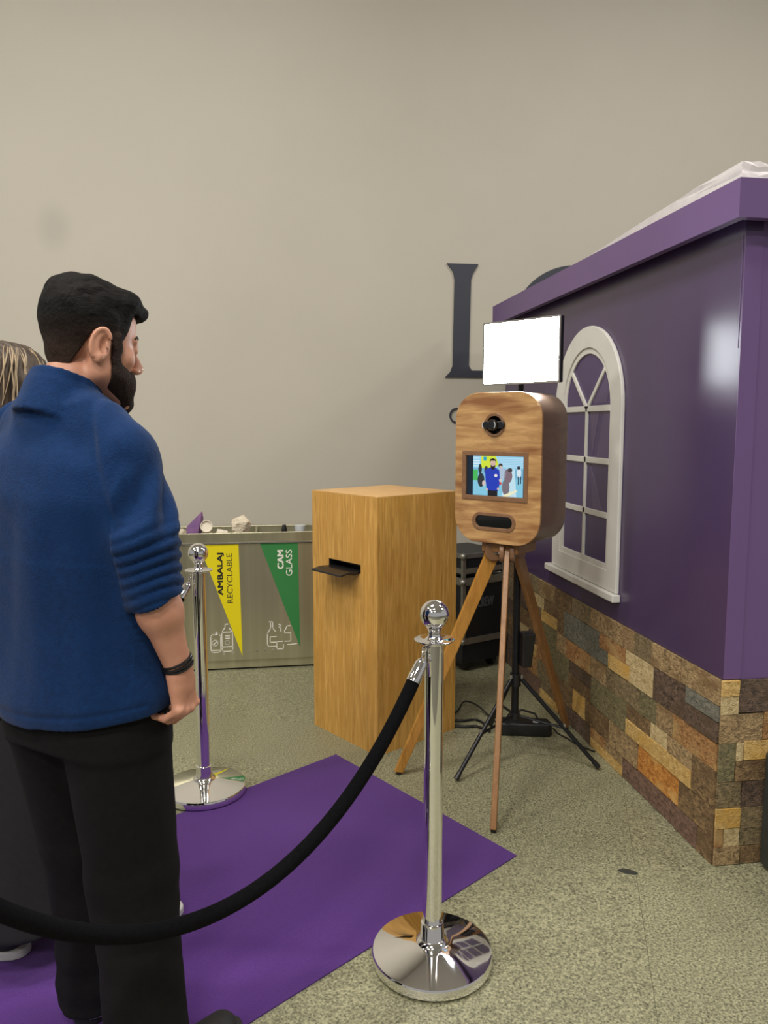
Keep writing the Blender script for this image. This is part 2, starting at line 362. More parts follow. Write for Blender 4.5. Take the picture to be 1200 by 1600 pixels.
# stone cladding, one object per stone
box('stone_backing', hx(XW-.001, (YC+YE)/2, .3185), (.002, YE-YC, .637), M_['backing_dark'], house)
box('stone_backing', hx((XW+XE)/2, YC-.001, .3185), (XE-XW, .002, .637), M_['backing_dark'], house)
R1, R2, R3, R4, R5, R6 = (.548, .637), (.42, .548), (.325, .42), (.197, .325), (.09, .197), (0.001, .09)
SIDE = []
def row(r, cuts, cols):
    for a, b_, c in zip(cuts, cuts[1:], cols): SIDE.append((a, b_, r[0], r[1], c))
row(R1, (4.6, 4.3, 4.05, 3.93, 3.70, 3.47, 3.257, 3.03, 2.83, 2.69, 2.48, 2.24), 'BAATBATTATTB'[:11])
for s in ((4.6, 4.32, .42, .548, 'A'), (4.32, 4.03, .42, .548, 'K'), (4.03, 3.85, .482, .548, 'C'), (3.85, 3.565, .482, .548, 'B'), (4.03, 3.89, .42, .482, 'A'), (3.89, 3.655, .42, .482, 'Y'), (3.655, 3.565, .42, .482, 'B'),
          (3.565, 3.156, .42, .548, 'G'), (3.156, 2.90, .486, .548, 'O'), (2.90, 2.67, .486, .548, 'C'), (3.156, 3.06, .42, .486, 'G'), (3.06, 2.86, .42, .486, 'Y'), (2.86, 2.67, .42, .486, 'C'),
          (2.67, 2.44, .42, .548, 'K'), (2.44, 2.24, .492, .548, 'G'), (2.44, 2.24, .42, .492, 'K')): SIDE.append(s)
row(R3, (4.6, 4.33, 4.10, 3.87, 3.66, 3.53, 3.25, 3.08, 2.77, 2.64, 2.52, 2.24), 'KBBETOTAETOO'[:11])
for s in ((4.6, 4.25, .197, .325, 'B'), (4.25, 4.08, .262, .325, 'C'), (4.25, 3.95, .197, .262, 'Y'), (4.08, 3.95, .262, .325, 'K'), (3.95, 3.82, .197, .325, 'O'), (3.82, 3.49, .197, .325, 'E'), (3.49, 3.23, .262, .325, 'K'), (3.49, 3.23, .197, .262, 'B'),
          (3.23, 2.88, .197, .325, 'E'), (2.88, 2.68, .262, .325, 'B'), (2.68, 2.55, .262, .325, 'C'), (2.55, 2.38, .262, .325, 'T'), (2.88, 2.38, .197, .262, 'Y'), (2.38, 2.24, .197, .325, 'B')): SIDE.append(s)
row(R5, (4.6, 4.22, 3.93, 3.72, 3.44, 3.29, 3.03, 2.77, 2.46, 2.24), 'KOABYBTQB')
for s in ((4.6, 4.33, .001, .09, 'K'), (4.33, 3.88, .001, .09, 'P'), (3.88, 3.75, .048, .09, 'A'), (3.88, 3.62, .001, .048, 'Y'), (3.75, 3.62, .048, .09, 'B'), (3.62, 3.22, .001, .09, 'K'), (3.22, 3.07, .046, .09, 'O'), (3.07, 2.90, .046, .09, 'T'), (3.22, 2.90, .001, .046, 'Y'),
          (2.90, 2.48, .001, .09, 'P'), (2.48, 2.33, .001, .09, 'P'), (2.33, 2.24, .001, .09, 'B')): SIDE.append(s)
FRONT = [(1.458, 1.511, .583, .637, 'Y'), (1.458, 1.511, .522, .583, 'C'), (1.511, 1.80, .526, .637, 'K'), (1.458, 1.602, .424, .522, 'T'), (1.602, 1.8, .428, .526, 'O'), (1.458, 1.510, .291, .424, 'E'), (1.510, 1.538, .362, .424, 'C'), (1.538, 1.8, .362, .428, 'Y'), (1.510, 1.8, .291, .362, 'B'),
         (1.458, 1.538, .2, .291, 'A'), (1.538, 1.8, .2, .291, 'K'), (1.458, 1.538, .130, .2, 'Y'), (1.538, 1.8, .126, .2, 'A'), (1.458, 1.480, .065, .130, 'O'), (1.480, 1.538, .065, .130, 'C'), (1.538, 1.8, .065, .126, 'A'), (1.458, 1.541, .001, .065, 'T'), (1.541, 1.8, .001, .065, 'B'),
         (1.8, 2.3, .42, .637, 'T'), (1.8, 2.3, .2, .42, 'B'), (1.8, 2.3, .001, .2, 'K'), (2.3, 3.2, .32, .637, 'A'), (2.3, 3.2, .001, .32, 'O')]
def stone_piece(a0, a1, z0, z1, code, front):
    g = .0014; t = .007+random.uniform(0, .004); bm = bmesh.new()
    if not front: add_box(bm, hx(XW-.002-t/2, (a0+a1)/2, (z0+z1)/2), (t, abs(a0-a1)-2*g, z1-z0-2*g))
    else: add_box(bm, hx((a0+a1)/2, YC-.002-t/2, (z0+z1)/2), (abs(a0-a1)-2*g, t, z1-z0-2*g))
    for v in bm.verts:
        out = (v.co.x < -.004) if not front else (v.co.y < -.004)
        if out: v.co += Vector((random.uniform(-.0015, .001) if not front else random.uniform(-.001, .001), random.uniform(-.0015, .0015), random.uniform(-.0016, .0016)))
    for v in bm.verts: v.co.z = max(v.co.z, .001)
    bobj('stone', bm, M_['stone_'+code], house)
for a, b_, c_, d_, k in SIDE: stone_piece(a, b_, c_, d_, k, False)
for a, b_, c_, d_, k in FRONT: stone_piece(a-.008 if a == 1.458 else a, b_, c_, d_, k, True)
# arched window (on the side wall)
YM, RO, ZS, ZB = 3.372, .368, 1.536, .755
RI = .272
def arch(r, zb, n=24, ym=YM, zs=ZS):
    return [(ym-r, zb)]+[(ym-r*math.cos(PI*k/n), zs+r*math.sin(PI*k/n)) for k in range(n+1)]+[(ym+r, zb)]
# plate() works in (x,z)+y; map x->Y, y->-X
MW = Matrix(((0, -1, 0, -.0005), (1, 0, 0, -YC), (0, 0, 1, 0), (0, 0, 0, 1)))
bm = plate(arch(RO, ZB), [arch(RI, ZB+.085)], .016, MW); wf = bobj('window_frame', bm, M_['white_print'], house, bevel=.003)
wf['label'] = 'white arched window frame'
bm = plate(arch(RI-.0005, ZB+.0855), [arch(RI-.026, ZB+.108)], .009, MW); bobj('inner_frame', bm, M_['white_print'], wf, bevel=.002)
box('window_sill', hx(XW-.019, YM+.015, .737), (.037, .80, .032), M_['white_print'], wf, bevel=.004)
def bar(a, b_, wd, name='muntin'):
    a = Vector((0, a[0], a[1])); b_ = Vector((0, b_[0], b_[1])); d = b_-a
    rot = Matrix.Rotation(math.atan2(d.z, d.y), 3, 'X')
    c = (a+b_)/2
    return box(name, hx(XW-.0055, c.y, c.z), (.010, d.length, wd), M_['white_print'], wf, bevel=.002, rot=rot)
r2 = RI-.024
for z in (1.535, 1.305, 1.072): bar((YM-r2, z), (YM+r2, z), .026)
bar((YM, ZB+.10), (YM, 1.535), .020)
bar((YM, 1.535), (YM-r2*math.sin(math.radians(47)), ZS+r2*math.cos(math.radians(47))), .020)
bar((YM, 1.535), (YM+r2*math.sin(math.radians(47)), ZS+r2*math.cos(math.radians(47))), .020)
zz = (ZB+.108, 1.072, 1.305, 1.535)
for k in range(3):
    for sg in (-1, 1):
        box('pane', hx(XW-.0012, YM+sg*r2/2, (zz[k]+zz[k+1])/2), (.0016, r2, zz[k+1]-zz[k]), M_['pane_print'], wf)
def sector(a0, a1, n=8):
    return [(YM, 1.535)]+[(YM+r2*math.sin(math.radians(a0+(a1-a0)*k/n)), ZS+r2*math.cos(math.radians(a0+(a1-a0)*k/n))) for k in range(n+1)]
for a0, a1 in ((-90, -47), (-47, 47), (47, 90)):
    bobj('pane', plate(sector(a0, a1), [], .0016, MW), M_['pane_print'], wf)

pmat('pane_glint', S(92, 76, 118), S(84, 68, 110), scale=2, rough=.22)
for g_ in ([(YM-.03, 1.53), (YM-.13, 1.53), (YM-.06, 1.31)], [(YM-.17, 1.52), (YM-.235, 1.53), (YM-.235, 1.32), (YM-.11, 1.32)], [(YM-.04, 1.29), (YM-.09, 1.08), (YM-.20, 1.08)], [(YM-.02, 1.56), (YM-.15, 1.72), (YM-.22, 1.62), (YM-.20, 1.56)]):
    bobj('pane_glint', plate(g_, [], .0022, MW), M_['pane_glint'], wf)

# ------------------------------------------------------------------ recycling station
FY = 4.58
rec = thing('recycling_bin', 'long brushed steel recycling station with yellow and green pennants', 'recycling bin', (0, FY, 0))
BX0, BX1, BD, BT = -1.02, .52, .33, .833
fx = lambda cx: -.526+(230+cx/4.444-275)*.003715
fz = lambda cy: .833-(750+cy/4.444-834)*.003786
box('body', ((BX0+BX1)/2, BD/2, (.06+.766)/2), (BX1-BX0, BD, .706), M_['steel'], rec, bevel=.003)
box('plinth', ((BX0+BX1)/2, BD/2+.006, .036), (BX1-BX0-.01, BD-.012, .048), M_['steel'], rec)
box('foot_strip', ((BX0+BX1)/2, BD/2+.012, .006), (BX1-BX0-.03, BD-.03, .012), M_['print_black'], rec)
for nm, c, s in (('rim_panel', ((BX0+BX1)/2, .006, .800), (BX1-BX0, .018, .066)), ('rim_panel', ((BX0+BX1)/2, BD-.006, .800), (BX1-BX0, .018, .066)),
                 ('rim_panel', (BX0+.009, BD/2, .800), (.018, BD-.034, .066)), ('rim_panel', (BX1-.009, BD/2, .800), (.018, BD-.034, .066)),
                 ('divider', (fx(750), BD/2, .795), (.012, BD-.034, .055))):
    box(nm, c, s, M_['steel'], rec, bevel=.002)
for x0_, x1_ in ((BX0+.02, fx(-200)), (fx(-190), fx(740)), (fx(760), BX1-.02)): box('bag_liner', ((x0_+x1_)/2, BD/2, .7775), (x1_-x0_, BD-.036, .022), M_['bag'], rec)
box('rim_edge', ((BX0+BX1)/2, -.006, fz(444)), (BX1-BX0, .006, .008), M_['aluminium'], rec)
def sticker(name, pts, mat, t=.0012, y0=-.0004, parent=rec):
    bm = plate(pts, [], t, Matrix.Translation((0, y0-t, 0))); return bobj(name, bm, mat, parent)
ys = sticker('pennant', [(fx(354), fz(452)), (fx(626), fz(452)), (fx(638), fz(1250))], M_['sticker_yellow']); ys['label'] = 'yellow pennant sticker'
gs = sticker('pennant', [(fx(775), fz(452)), (fx(1042), fz(452)), (fx(1050), fz(1205))], M_['sticker_green']); gs['label'] = 'green pennant sticker'
def vtext(body, cx0, cx1, cyb, cyt, mat, parent, off=0.0):
    # reads upward; glyph tops point to -x
    M = Matrix(((0, -1, 0, fx(cx1)), (0, 0, -1, -.0017), (1, 0, 0, fz(cyb)), (0, 0, 0, 1)))
    return fit_text(body, abs(fz(cyt)-fz(cyb)), fx(cx1)-fx(cx0), M, mat, 'lettering', parent, off, .0003)
vtext('AMBALAJ', 478, 524, 810, 515, M_['print_black'], ys, .0042)
vtext('RECYCLABLE', 540, 579, 865, 515, M_['print_olive'], ys)
vtext('CAM', 898, 940, 636, 505, M_['print_white'], gs, .0042)
vtext('GLASS', 956, 1000, 685, 500, M_['print_white'], gs)
ix = lambda c: -.526+(300+c/6-275)*.003715
iz = lambda c: .833-(960+c/6-834)*.003786
def ribbon(lines, name, wd=.0048):
    bm = bmesh.new()
    for ln_ in lines:
        P = [Vector((ix(a), 0, iz(b_))) for a, b_ in ln_]
        for a, b_ in zip(P, P[1:]):
            d = b_-a
            if d.length < 1e-6: continue
            add_box(bm, (a+b_)/2+Vector((0, -.0012, 0)), (d.length+wd*.7, .0016, wd), Matrix.Rotation(-math.atan2(d.z, d.x), 3, 'Y'))
    return bobj(name, bm, M_['print_white'], rec)
def circ(cx, cy, r, n=14): return [(cx+r*math.cos(2*PI*k/n), cy+r*math.sin(2*PI*k/n)) for k in range(n+1)]
ribbon([[(145, 225), (160, 208), (225, 208), (238, 225), (238, 365), (225, 380), (160, 380), (145, 365), (145, 225)], [(172, 210), (185, 200), (210, 200), (218, 210)], circ(185, 290, 28), [(168, 305), (202, 276)], [(150, 360), (235, 360)], [(190, 198), (200, 182), (206, 190)]], 'can_icon')
ribbon([[(250, 190), (282, 140), (282, 112), (310, 112)], [(250, 190), (250, 360), (262, 375), (338, 375), (350, 360), (350, 190), (318, 150)], [(250, 188), (350, 188)], [(250, 330), (350, 330)], circ(300, 290, 20), [(285, 222), (322, 222)], [(285, 236), (322, 236)], [(285, 250), (322, 250)]], 'bottle_icon')
ribbon([[(715, 105), (715, 165), (682, 220), (682, 330), (695, 346), (764, 346)], [(702, 105), (735, 105)], [(735, 105), (735, 165), (760, 200)], [(708, 252), (768, 252)], [(708, 252), (708, 305), (764, 305)]], 'glass_bottle_icon')
ribbon([[(772, 300), (772, 372), (835, 372), (835, 330)], [(790, 130), (815, 145)], [(795, 160), (812, 160), (812, 200)], [(772, 300), (830, 300)]], 'jar_icon')
ribbon([[(858, 185), (872, 150), (908, 150)], [(848, 220), (908, 220), (908, 300), (850, 300)], [(848, 190), (848, 220)], [(870, 335), (965, 328)]], 'flask_icon')
for ln_ in (circ(265, 395, 10, 8), circ(352, 392, 9, 8), circ(500, 382, 8, 8), circ(580, 380, 6, 8), circ(655, 378, 6, 8), circ(738, 380, 7, 8)): ribbon([ln_], 'dot_icon', .004)
# rubbish poking out of the top: each piece lies on the filled bags just under the rim
def crumple(name, c, size, mat, label, cat, seed, sub=4, amp=.18, rot=0):
    bm = bmesh.new(); bmesh.ops.create_icosphere(bm, subdivisions=sub, radius=1.0); r = random.Random(seed)
    dirs = [(Vector((r.gauss(0, 1), r.gauss(0, 1), r.gauss(0, 1))).normalized(), r.uniform(.5, .95)) for _ in range(26)]
    for v in bm.verts:
        s = 1.0
        for d, h in dirs:
            q = v.co.dot(d)
            if q > h: s = min(s, h/q)
        v.co = v.co*s*(1+r.uniform(-amp, amp)*.25)
    zmin = min(v.co.z for v in bm.verts)
    bm.transform(Matrix.Rotation(rot, 4, 'Z') @ Matrix.Diagonal((*size, 1)))
    zmin = min(v.co.z for v in bm.verts); bmesh.ops.translate(bm, verts=bm.verts[:], vec=(0, 0, -zmin))
    o = bobj(name, bm, mat); o.location = (c[0], c[1], .7895); return tag(o, label, cat)
ty = FY+.09
crumple('crumpled_newspaper', (fx(645), ty+.02, 0), (.075, .06, .078), M_['newsprint'], 'crumpled newspaper heap peaking over the steel bin rim', 'newspaper', 5)
crumple('paper_wad', (fx(500), ty-.02, 0), (.055, .05, .042), M_['paper'], 'white paper wad lying between the paper cup and the newspaper', 'paper', 8)
crumple('paper_bag', (fx(222), ty, 0), (.05, .05, .045), M_['newsprint'], 'pale crumpled paper bag leftmost in the steel bin', 'paper bag', 9)
cup = thing('paper_cup', 'round white paper cup lid facing out of the steel bin', 'paper cup', (fx(405), FY+.05, .7895))
MC = Matrix.Translation((0, 0, .078)) @ Matrix.Rotation(math.radians(80), 4, 'X')
bm = bmesh.new(); add_lathe(bm, [(0, .0), (.034, .0), (.036, .004), (.036, .010), (.033, .012)], 24); bm.transform(MC); bobj('lid', bm, M_['paper'], cup, True)
bm = bmesh.new(); add_lathe(bm, [(.033, -.001), (.024, -.085), (0, -.085)], 24); bm.transform(MC); bobj('cup_body', bm, M_['paper'], cup, True)
box('napkin', (0, .03, .020), (.05, .05, .040), M_['paper'], cup, bevel=.008)
fly = thing('folded_flyer', 'purple folded flyer standing up out of the steel bin', 'flyer', (fx(318), FY+.06, .7895))
def sheet(name, pts, t, mat, parent):
    bm = bmesh.new(); vs = [bm.verts.new(p) for p in pts]; f = bm.faces.new(vs); f.normal_update(); n = f.normal.copy()
    r = bmesh.ops.extrude_face_region(bm, geom=[f]); bmesh.ops.translate(bm, verts=[v for v in r['geom'] if isinstance(v, bmesh.types.BMVert)], vec=n*t)
    return bobj(name, bm, mat, parent)
sheet('front_leaf', [(-.045, 0, 0), (.012, .0, 0), (.046, .02, .165), (-.045, .01, .075)], .0015, M_['flyer'], fly)
sheet('back_leaf', [(.012, 0, 0), (.03, .05, 0), (.050, .045, .12), (.046, .02, .165)], .0015, M_['flyer'], fly)
tag(lathe('bottle_cap', [(0, 0), (.016, 0), (.018, .01), (.016, .050), (.011, .075), (0, .075)], M_['black_plastic'], None, 20), 'dark bottle top showing over the bin rim beside the wooden box', 'bottle').location = (fx(950), FY+.08, .7895)
bpy.data.objects['bottle_cap'].name = 'bottle'
tag(lathe('plastic_cup', [(0, 0), (.026, 0), (.034, .070), (.0, .070)], M_['lens_white'], None, 20), 'pale plastic cup bottom in the bin beside the wooden box', 'plastic cup').location = (fx(1062), FY+.09, .7895)

# ------------------------------------------------------------------ wooden print kiosk
ksz, kh = .485, 1.156
kio = thing('print_kiosk', 'square wooden print kiosk with black print slot and tray', 'kiosk', (.467, 3.25, 0), math.atan2(.254, .413))
# local x: along right face, local y: along left face going back; left face is plane x=0
MF = Matrix(((0, 1, 0, 0), (1, 0, 0, 0), (0, 0, 1, 0), (0, 0, 0, 1)))   # plate x->y , y(thickness)->x
sy0, sy1, sz0, sz1 = .485*(1-.76), .485*(1-.27), .806, .846
bm = plate([(0, 0), (ksz, 0), (ksz, kh-.004), (0, kh-.004)], [[(sy0, sz0), (sy1, sz0), (sy1, sz1), (sy0, sz1)]], .018, MF); bobj('front_panel', bm, M_['kiosk_wood'], kio)
box('side_panel', (ksz/2+.009, .009, (kh-.004)/2), (ksz-.018, .018, kh-.004), M_['kiosk_wood'], kio)
box('side_panel', (ksz/2+.009, ksz-.009, (kh-.004)/2), (ksz-.018, .018, kh-.004), M_['kiosk_wood'], kio)
box('back_panel', (ksz-.009, ksz/2, (kh-.004)/2), (.018, ksz-.036, kh-.004), M_['kiosk_wood'], kio)
box('top_panel', (ksz/2, ksz/2, kh-.002), (ksz, ksz, .004), M_['kiosk_top'], kio)
bm = bmesh.new()
add_box(bm, (.075, (sy0+sy1)/2, (sz0+sz1)/2), (.004, sy1-sy0, sz1-sz0))
for z in (sz0+.001, sz1-.001): add_box(bm, (.037, (sy0+sy1)/2, z), (.074, sy1-sy0-.001, .002))
for y in (sy0+.001, sy1-.001): add_box(bm, (.037, y, (sz0+sz1)/2), (.074, .002, sz1-sz0-.004))
bobj('print_slot', bm, M_['black_plastic'], kio)
trp = [(.04, sz0+.008), (-.055, sz0+.012), (-.105, sz0+.004), (-.108, sz0-.004), (-.06, sz0+.002), (-.03, sz0-.006), (.04, sz0-.000)]
bm = bmesh.new(); ra = [bm.verts.new((x, sy0+.008, z)) for x, z in trp]; rb = [bm.verts.new((x, sy1-.008, z)) for x, z in trp]
n = len(trp); bm.faces.new(ra); bm.faces.new(rb[::-1])
for i in range(n): bm.faces.new((ra[i], ra[(i+1) % n], rb[(i+1) % n], rb[i]))
bobj('print_tray', bm, M_['black_plastic'], kio, bevel=.002)

# ------------------------------------------------------------------ photo booth: wooden head on a wooden tripod
bn = Vector((-.737, -.6756, 0)).normalized()
pb = thing('photo_booth', 'rounded wooden photo booth head with screen on wooden tripod', 'photo booth', (.98, 3.024, 0))
# head frame: local x = viewer's right, y = into the box, z up; origin on the face centre
xr = Vector((-bn.y, bn.x, 0)); MH = Matrix((xr, -bn, Vector((0, 0, 1)))).transposed().to_4x4()
fc = Vector((.90-.98, 2.95-3.024, 1.29)); MH.translation = fc
HW, HH, HD, HR = .39, .60, .22, .105
outer = rrect(0, 0, HW, HH, HR, 10)
bm = bmesh.new(); sec = rrect(0, 0, HW-.004, HH-.004, HR-.002, 10)
r0 = [bm.verts.new((x, .014, z)) for x, z in sec]; r1 = [bm.verts.new((x, HD, z)) for x, z in sec]
inn = rrect(0, 0, HW-.03, HH-.03, HR-.015, 10)
r2_ = [bm.verts.new((x, .014, z)) for x, z in inn]; r3 = [bm.verts.new((x, HD-.012, z)) for x, z in inn]
n = len(sec)
for i in range(n):
    j = (i+1) % n
    bm.faces.new((r0[i], r0[j], r1[j], r1[i])); bm.faces.new((r2_[i], r3[i], r3[j], r2_[j])); bm.faces.new((r0[i], r2_[i], r2_[j], r0[j]))
bm.faces.new(r1); bm.faces.new(r3[::-1]); bm.transform(MH)
bobj('head_shell', bm, M_['booth_side'], pb, True)
scx, scz, sw, sh = -.010, -.030, .300, .196
lcx, lcz = -.012, .172
vcx, vcz = -.010, -.213
holes = [rrect(scx, scz, sw-.004, sh-.004, .004, 3), [(lcx+.040*math.cos(2*PI*k/32), lcz+.040*math.sin(2*PI*k/32)) for k in range(32)], rrect(vcx, vcz, .186, .060, .0295, 8)]
bm = plate(outer, holes, .014); bm.transform(MH); bobj('front_panel', bm, M_['booth_front'], pb, bevel=.0025)
bm = plate(rrect(scx, scz, sw, sh, .004, 3), [rrect(scx, scz, sw-.036, sh-.036, .002, 2)], .014); bm.transform(MH @ Matrix.Translation((0, -.003, 0))); sf = bobj('screen_frame', bm, M_['booth_frame'], pb, bevel=.0015)
bm = plate(rrect(scx, scz, sw-.02, sh-.02, .002, 2), [], .006); bm.transform(MH @ Matrix.Translation((0, .008, 0))); sc_ = bobj('screen', bm, M_['glass_black'], pb)
bm = plate(rrect(vcx, vcz, .200, .074, .0365, 8), [rrect(vcx, vcz, .168, .046, .0225, 8)], .012); bm.transform(MH @ Matrix.Translation((0, -.003, 0))); bobj('slot_frame', bm, M_['booth_frame'], pb, bevel=.002)
bm = plate(rrect(vcx, vcz, .180, .056, .027, 8), [], .004); bm.transform(MH @ Matrix.Translation((0, .004, 0))); bobj('flash_window', bm, M_['glass_black'], pb)
Rx = Matrix.Rotation(math.radians(90), 4, 'X')
def headlathe(name, prof, mat, c, parent=pb, n=36):
    bm = bmesh.new(); add_lathe(bm, prof, n); bm.transform(MH @ Matrix.Translation((c[0], c[1], c[2])) @ Rx); return bobj(name, bm, mat, parent, True)
headlathe('lens_ring', [(.036, -.012), (.047, -.012), (.048, .001), (.045, .004), (.036, .003), (.036, -.012)], M_['booth_frame'], (lcx, 0, lcz))
headlathe('lens_recess', [(.037, .0), (.037, -.035), (0, -.035)], M_['black_plastic'], (lcx, 0, lcz))
wc = headlathe('webcam', [(0, .026), (.017, .026), (.021, .022), (.023, .012), (.023, -.030), (0, -.030)], M_['glass_black'], (lcx, 0, lcz))
bm = plate(rrect(lcx, lcz, .098, .030, .0145, 6), [], .026); bm.transform(MH @ Matrix.Translation((0, -.012, 0))); bobj('webcam_bar', bm, M_['black_plastic'], wc, bevel=.003)
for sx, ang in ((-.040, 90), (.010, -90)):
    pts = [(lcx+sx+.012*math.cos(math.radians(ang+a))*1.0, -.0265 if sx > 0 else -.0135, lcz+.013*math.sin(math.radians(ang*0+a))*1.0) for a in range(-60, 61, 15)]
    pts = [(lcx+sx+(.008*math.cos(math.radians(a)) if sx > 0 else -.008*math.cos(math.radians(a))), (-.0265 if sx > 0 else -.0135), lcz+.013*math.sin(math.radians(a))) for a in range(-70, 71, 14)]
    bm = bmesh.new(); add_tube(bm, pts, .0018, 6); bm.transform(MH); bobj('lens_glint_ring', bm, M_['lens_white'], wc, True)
# what the lit screen shows, as flat coloured shapes
sm = bpy.data.materials.new('screen_picture'); sm.use_nodes = True; nt = sm.node_tree; pbs = nt.nodes['Principled BSDF']; at = nt.nodes.new('ShaderNodeVertexColor'); at.layer_name = 'tint'
pbs.inputs['Base Color'].default_value = (0, 0, 0, 1); pbs.inputs['Roughness'].default_value = .2
nt.links.new(at.outputs['Color'], pbs.inputs['Emission Color']); pbs.inputs['Emission Strength'].default_value = 1.0
SP = []
pu = lambda cx: scx-.132+(cx-160)/(715-160)*.264          # from the close-up of the screen
pv = lambda cx, cy: scz+.080-(cy-660)/(392)*.160
def sp(col, pts, lay): SP.append((S(*col), [(pu(a), pv(a, b_)) for a, b_ in pts], lay))
def R_(col, x0_, y0_, x1_, y1_, lay): sp(col, [(x0_, y0_), (x1_, y0_), (x1_, y1_), (x0_, y1_)], lay)
def Ecl(col, cx, cy, a, b_, lay, n=14): sp(col, [(cx+a*math.cos(2*PI*k/n), cy+b_*math.sin(2*PI*k/n)) for k in range(n)], lay)
R_((150, 205, 232), 220, 662, 705, 780, 0); R_((120, 178, 208), 220, 780, 705, 880, 0); R_((130, 196, 220), 220, 880, 705, 1050, 0)
R_((18, 34, 48), 160, 662, 220, 1050, 1); R_((16, 42, 62), 700, 662, 715, 1050, 1)
R_((206, 222, 60), 300, 662, 372, 780, 1); sp((206, 222, 60), [(372, 662), (440, 662), (470, 740), (420, 790), (372, 780)], 1); R_((40, 160, 190), 322, 670, 352, 708, 2)
for k in range(4): R_((225, 240, 245), 222, 680+k*26, 285, 690+k*26, 1)
R_((70, 180, 90), 220, 800, 268, 905, 1)
for k in range(6): R_((205, 228, 240), 450+k*10, 680+k*16, 705, 684+k*16, 1)
sp((190, 222, 235), [(540, 780), (620, 780), (640, 1050), (500, 1050)], 1)
Ecl((40, 48, 52), 290, 790, 18, 48, 2); Ecl((48, 52, 58), 300, 900, 34, 70, 2); Ecl((60, 58, 62), 350, 800, 20, 40, 2); Ecl((205, 190, 186), 330, 930, 18, 28, 3)
Ecl((170, 190, 210), 500, 830, 38, 60, 2); Ecl((60, 54, 56), 488, 752, 20, 22, 3); Ecl((202, 186, 178), 490, 768, 13, 16, 4)
Ecl((126, 106, 116), 560, 850, 40, 70, 2); Ecl((66, 58, 62), 578, 792, 22, 20, 3); Ecl((120, 110, 118), 540, 960, 36, 80, 2)
Ecl((214, 228, 236), 662, 815, 20, 46, 2); Ecl((40, 44, 52), 658, 768, 16, 16, 3); R_((40, 50, 66), 652, 850, 662, 930, 3); R_((40, 50, 66), 672, 850, 682, 920, 3)
sp((236, 232, 190), [(520, 1035), (640, 980), (650, 992), (560, 1050), (520, 1050)], 3)
sp((36, 60, 178), [(340, 800), (385, 772), (440, 772), (478, 800), (486, 900), (470, 1000), (360, 1000), (345, 900)], 4); R_((28, 26, 30), 368, 995, 462, 1050, 4)
Ecl((208, 176, 162), 416, 735, 26, 40, 5); sp((26, 24, 28), [(386, 730), (388, 694), (416, 682), (446, 696), (448, 730), (438, 706), (396, 706)], 6); sp((34, 28, 30), [(392, 750), (440, 750), (434, 785), (416, 796), (398, 785)], 6); R_((210, 190, 180), 404, 752, 428, 760, 7)
Ecl((232, 226, 220), 445, 850, 16, 14, 5); Ecl((214, 200, 196), 490, 895, 14, 18, 5); R_((206, 70, 60), 480, 912, 500, 935, 5)
Ecl((206, 180, 170), 360, 990, 10, 14, 5); Ecl((206, 180, 170), 468, 978, 10, 14, 5)
V, F, COLS = [], [], []
for col, pts, lay in SP:
    b0 = len(V); V += [(x, .0078-lay*.00025, z) for x, z in pts]; F.append(tuple(range(b0, b0+len(pts)))); COLS.append(col)
V = [tuple(MH @ Vector(v)) for v in V]
scr = mesh('screen_picture', V, F, sm, sc_)
ca = scr.data.color_attributes.new('tint', 'FLOAT_COLOR', 'CORNER')
for p, c in zip(scr.data.polygons, COLS):
    for li in p.loop_indices: ca.data[li].color = (*c, 1)
# tripod
apx = Vector((0, 0, 0))
box('mount_plate', (0, 0, .968), (.17, .15, .04), M_['leg_wood_dark'], pb, bevel=.006, rot=Matrix.Rotation(math.atan2(xr.y, xr.x), 3, 'Z'))
for (fx_, fy_), mt, wd in (((.529, 3.062), 'leg_wood', .058), ((.789, 2.553), 'leg_wood_dark', .052), ((1.415, 3.425), 'leg_wood_dark', .056)):
    foot = Vector((fx_-.98, fy_-3.024, .008)); d = Vector((foot.x, foot.y, 0)).normalized(); side = Vector((-d.y, d.x, 0))
    top = d*.06+Vector((0, 0, .955)); ax = (foot-top).normalized(); wv = ax.cross(side).normalized()
    bm = bmesh.new(); rings = []
    for t, w2 in ((0, wd/2), (.5, wd*.42), (1.0, wd*.34)):
        p = top.lerp(foot, t); hs = .011
        rings.append([bm.verts.new(p+wv*a*w2+side*b_*hs) for a, b_ in ((-1, -1), (1, -1), (1, 1), (-1, 1))])
    for v in rings[-1]: v.co.z = max(v.co.z, .0105)
    for a, b_ in zip(rings, rings[1:]):
        for k in range(4): bm.faces.new((a[k], a[(k+1) % 4], b_[(k+1) % 4], b_[k]))
    bm.faces.new(rings[0]); bm.faces.new(rings[-1][::-1])
    lg = bobj('leg', bm, M_[mt], pb, bevel=.003)
    lathe('leg_tip', [(0, 0), (.010, 0), (.011, .004), (.009, .016), (0, .016)], M_['black_plastic'], lg, 16, (foot.x, foot.y, .0))
    # rounded hinge cheeks either side of the leg top
    for sg in (-1, 1):
        R3 = Matrix((d, side, Vector((0, 0, 1)))).transposed().to_4x4(); R3.translation = d*.06+side*sg*.021
        hb = plate(rrect(0, .952, .085, .080, .034, 6), [], .018, R3 @ Matrix.Translation((0, -.009, 0))); bobj('hinge_block', hb, M_['booth_frame'], lg, bevel=.003)
    tube('hinge_bolt', [d*.06+side*s_+Vector((0, 0, .945)) for s_ in (-.036, .036)], .006, M_['aluminium'], lg, 10)

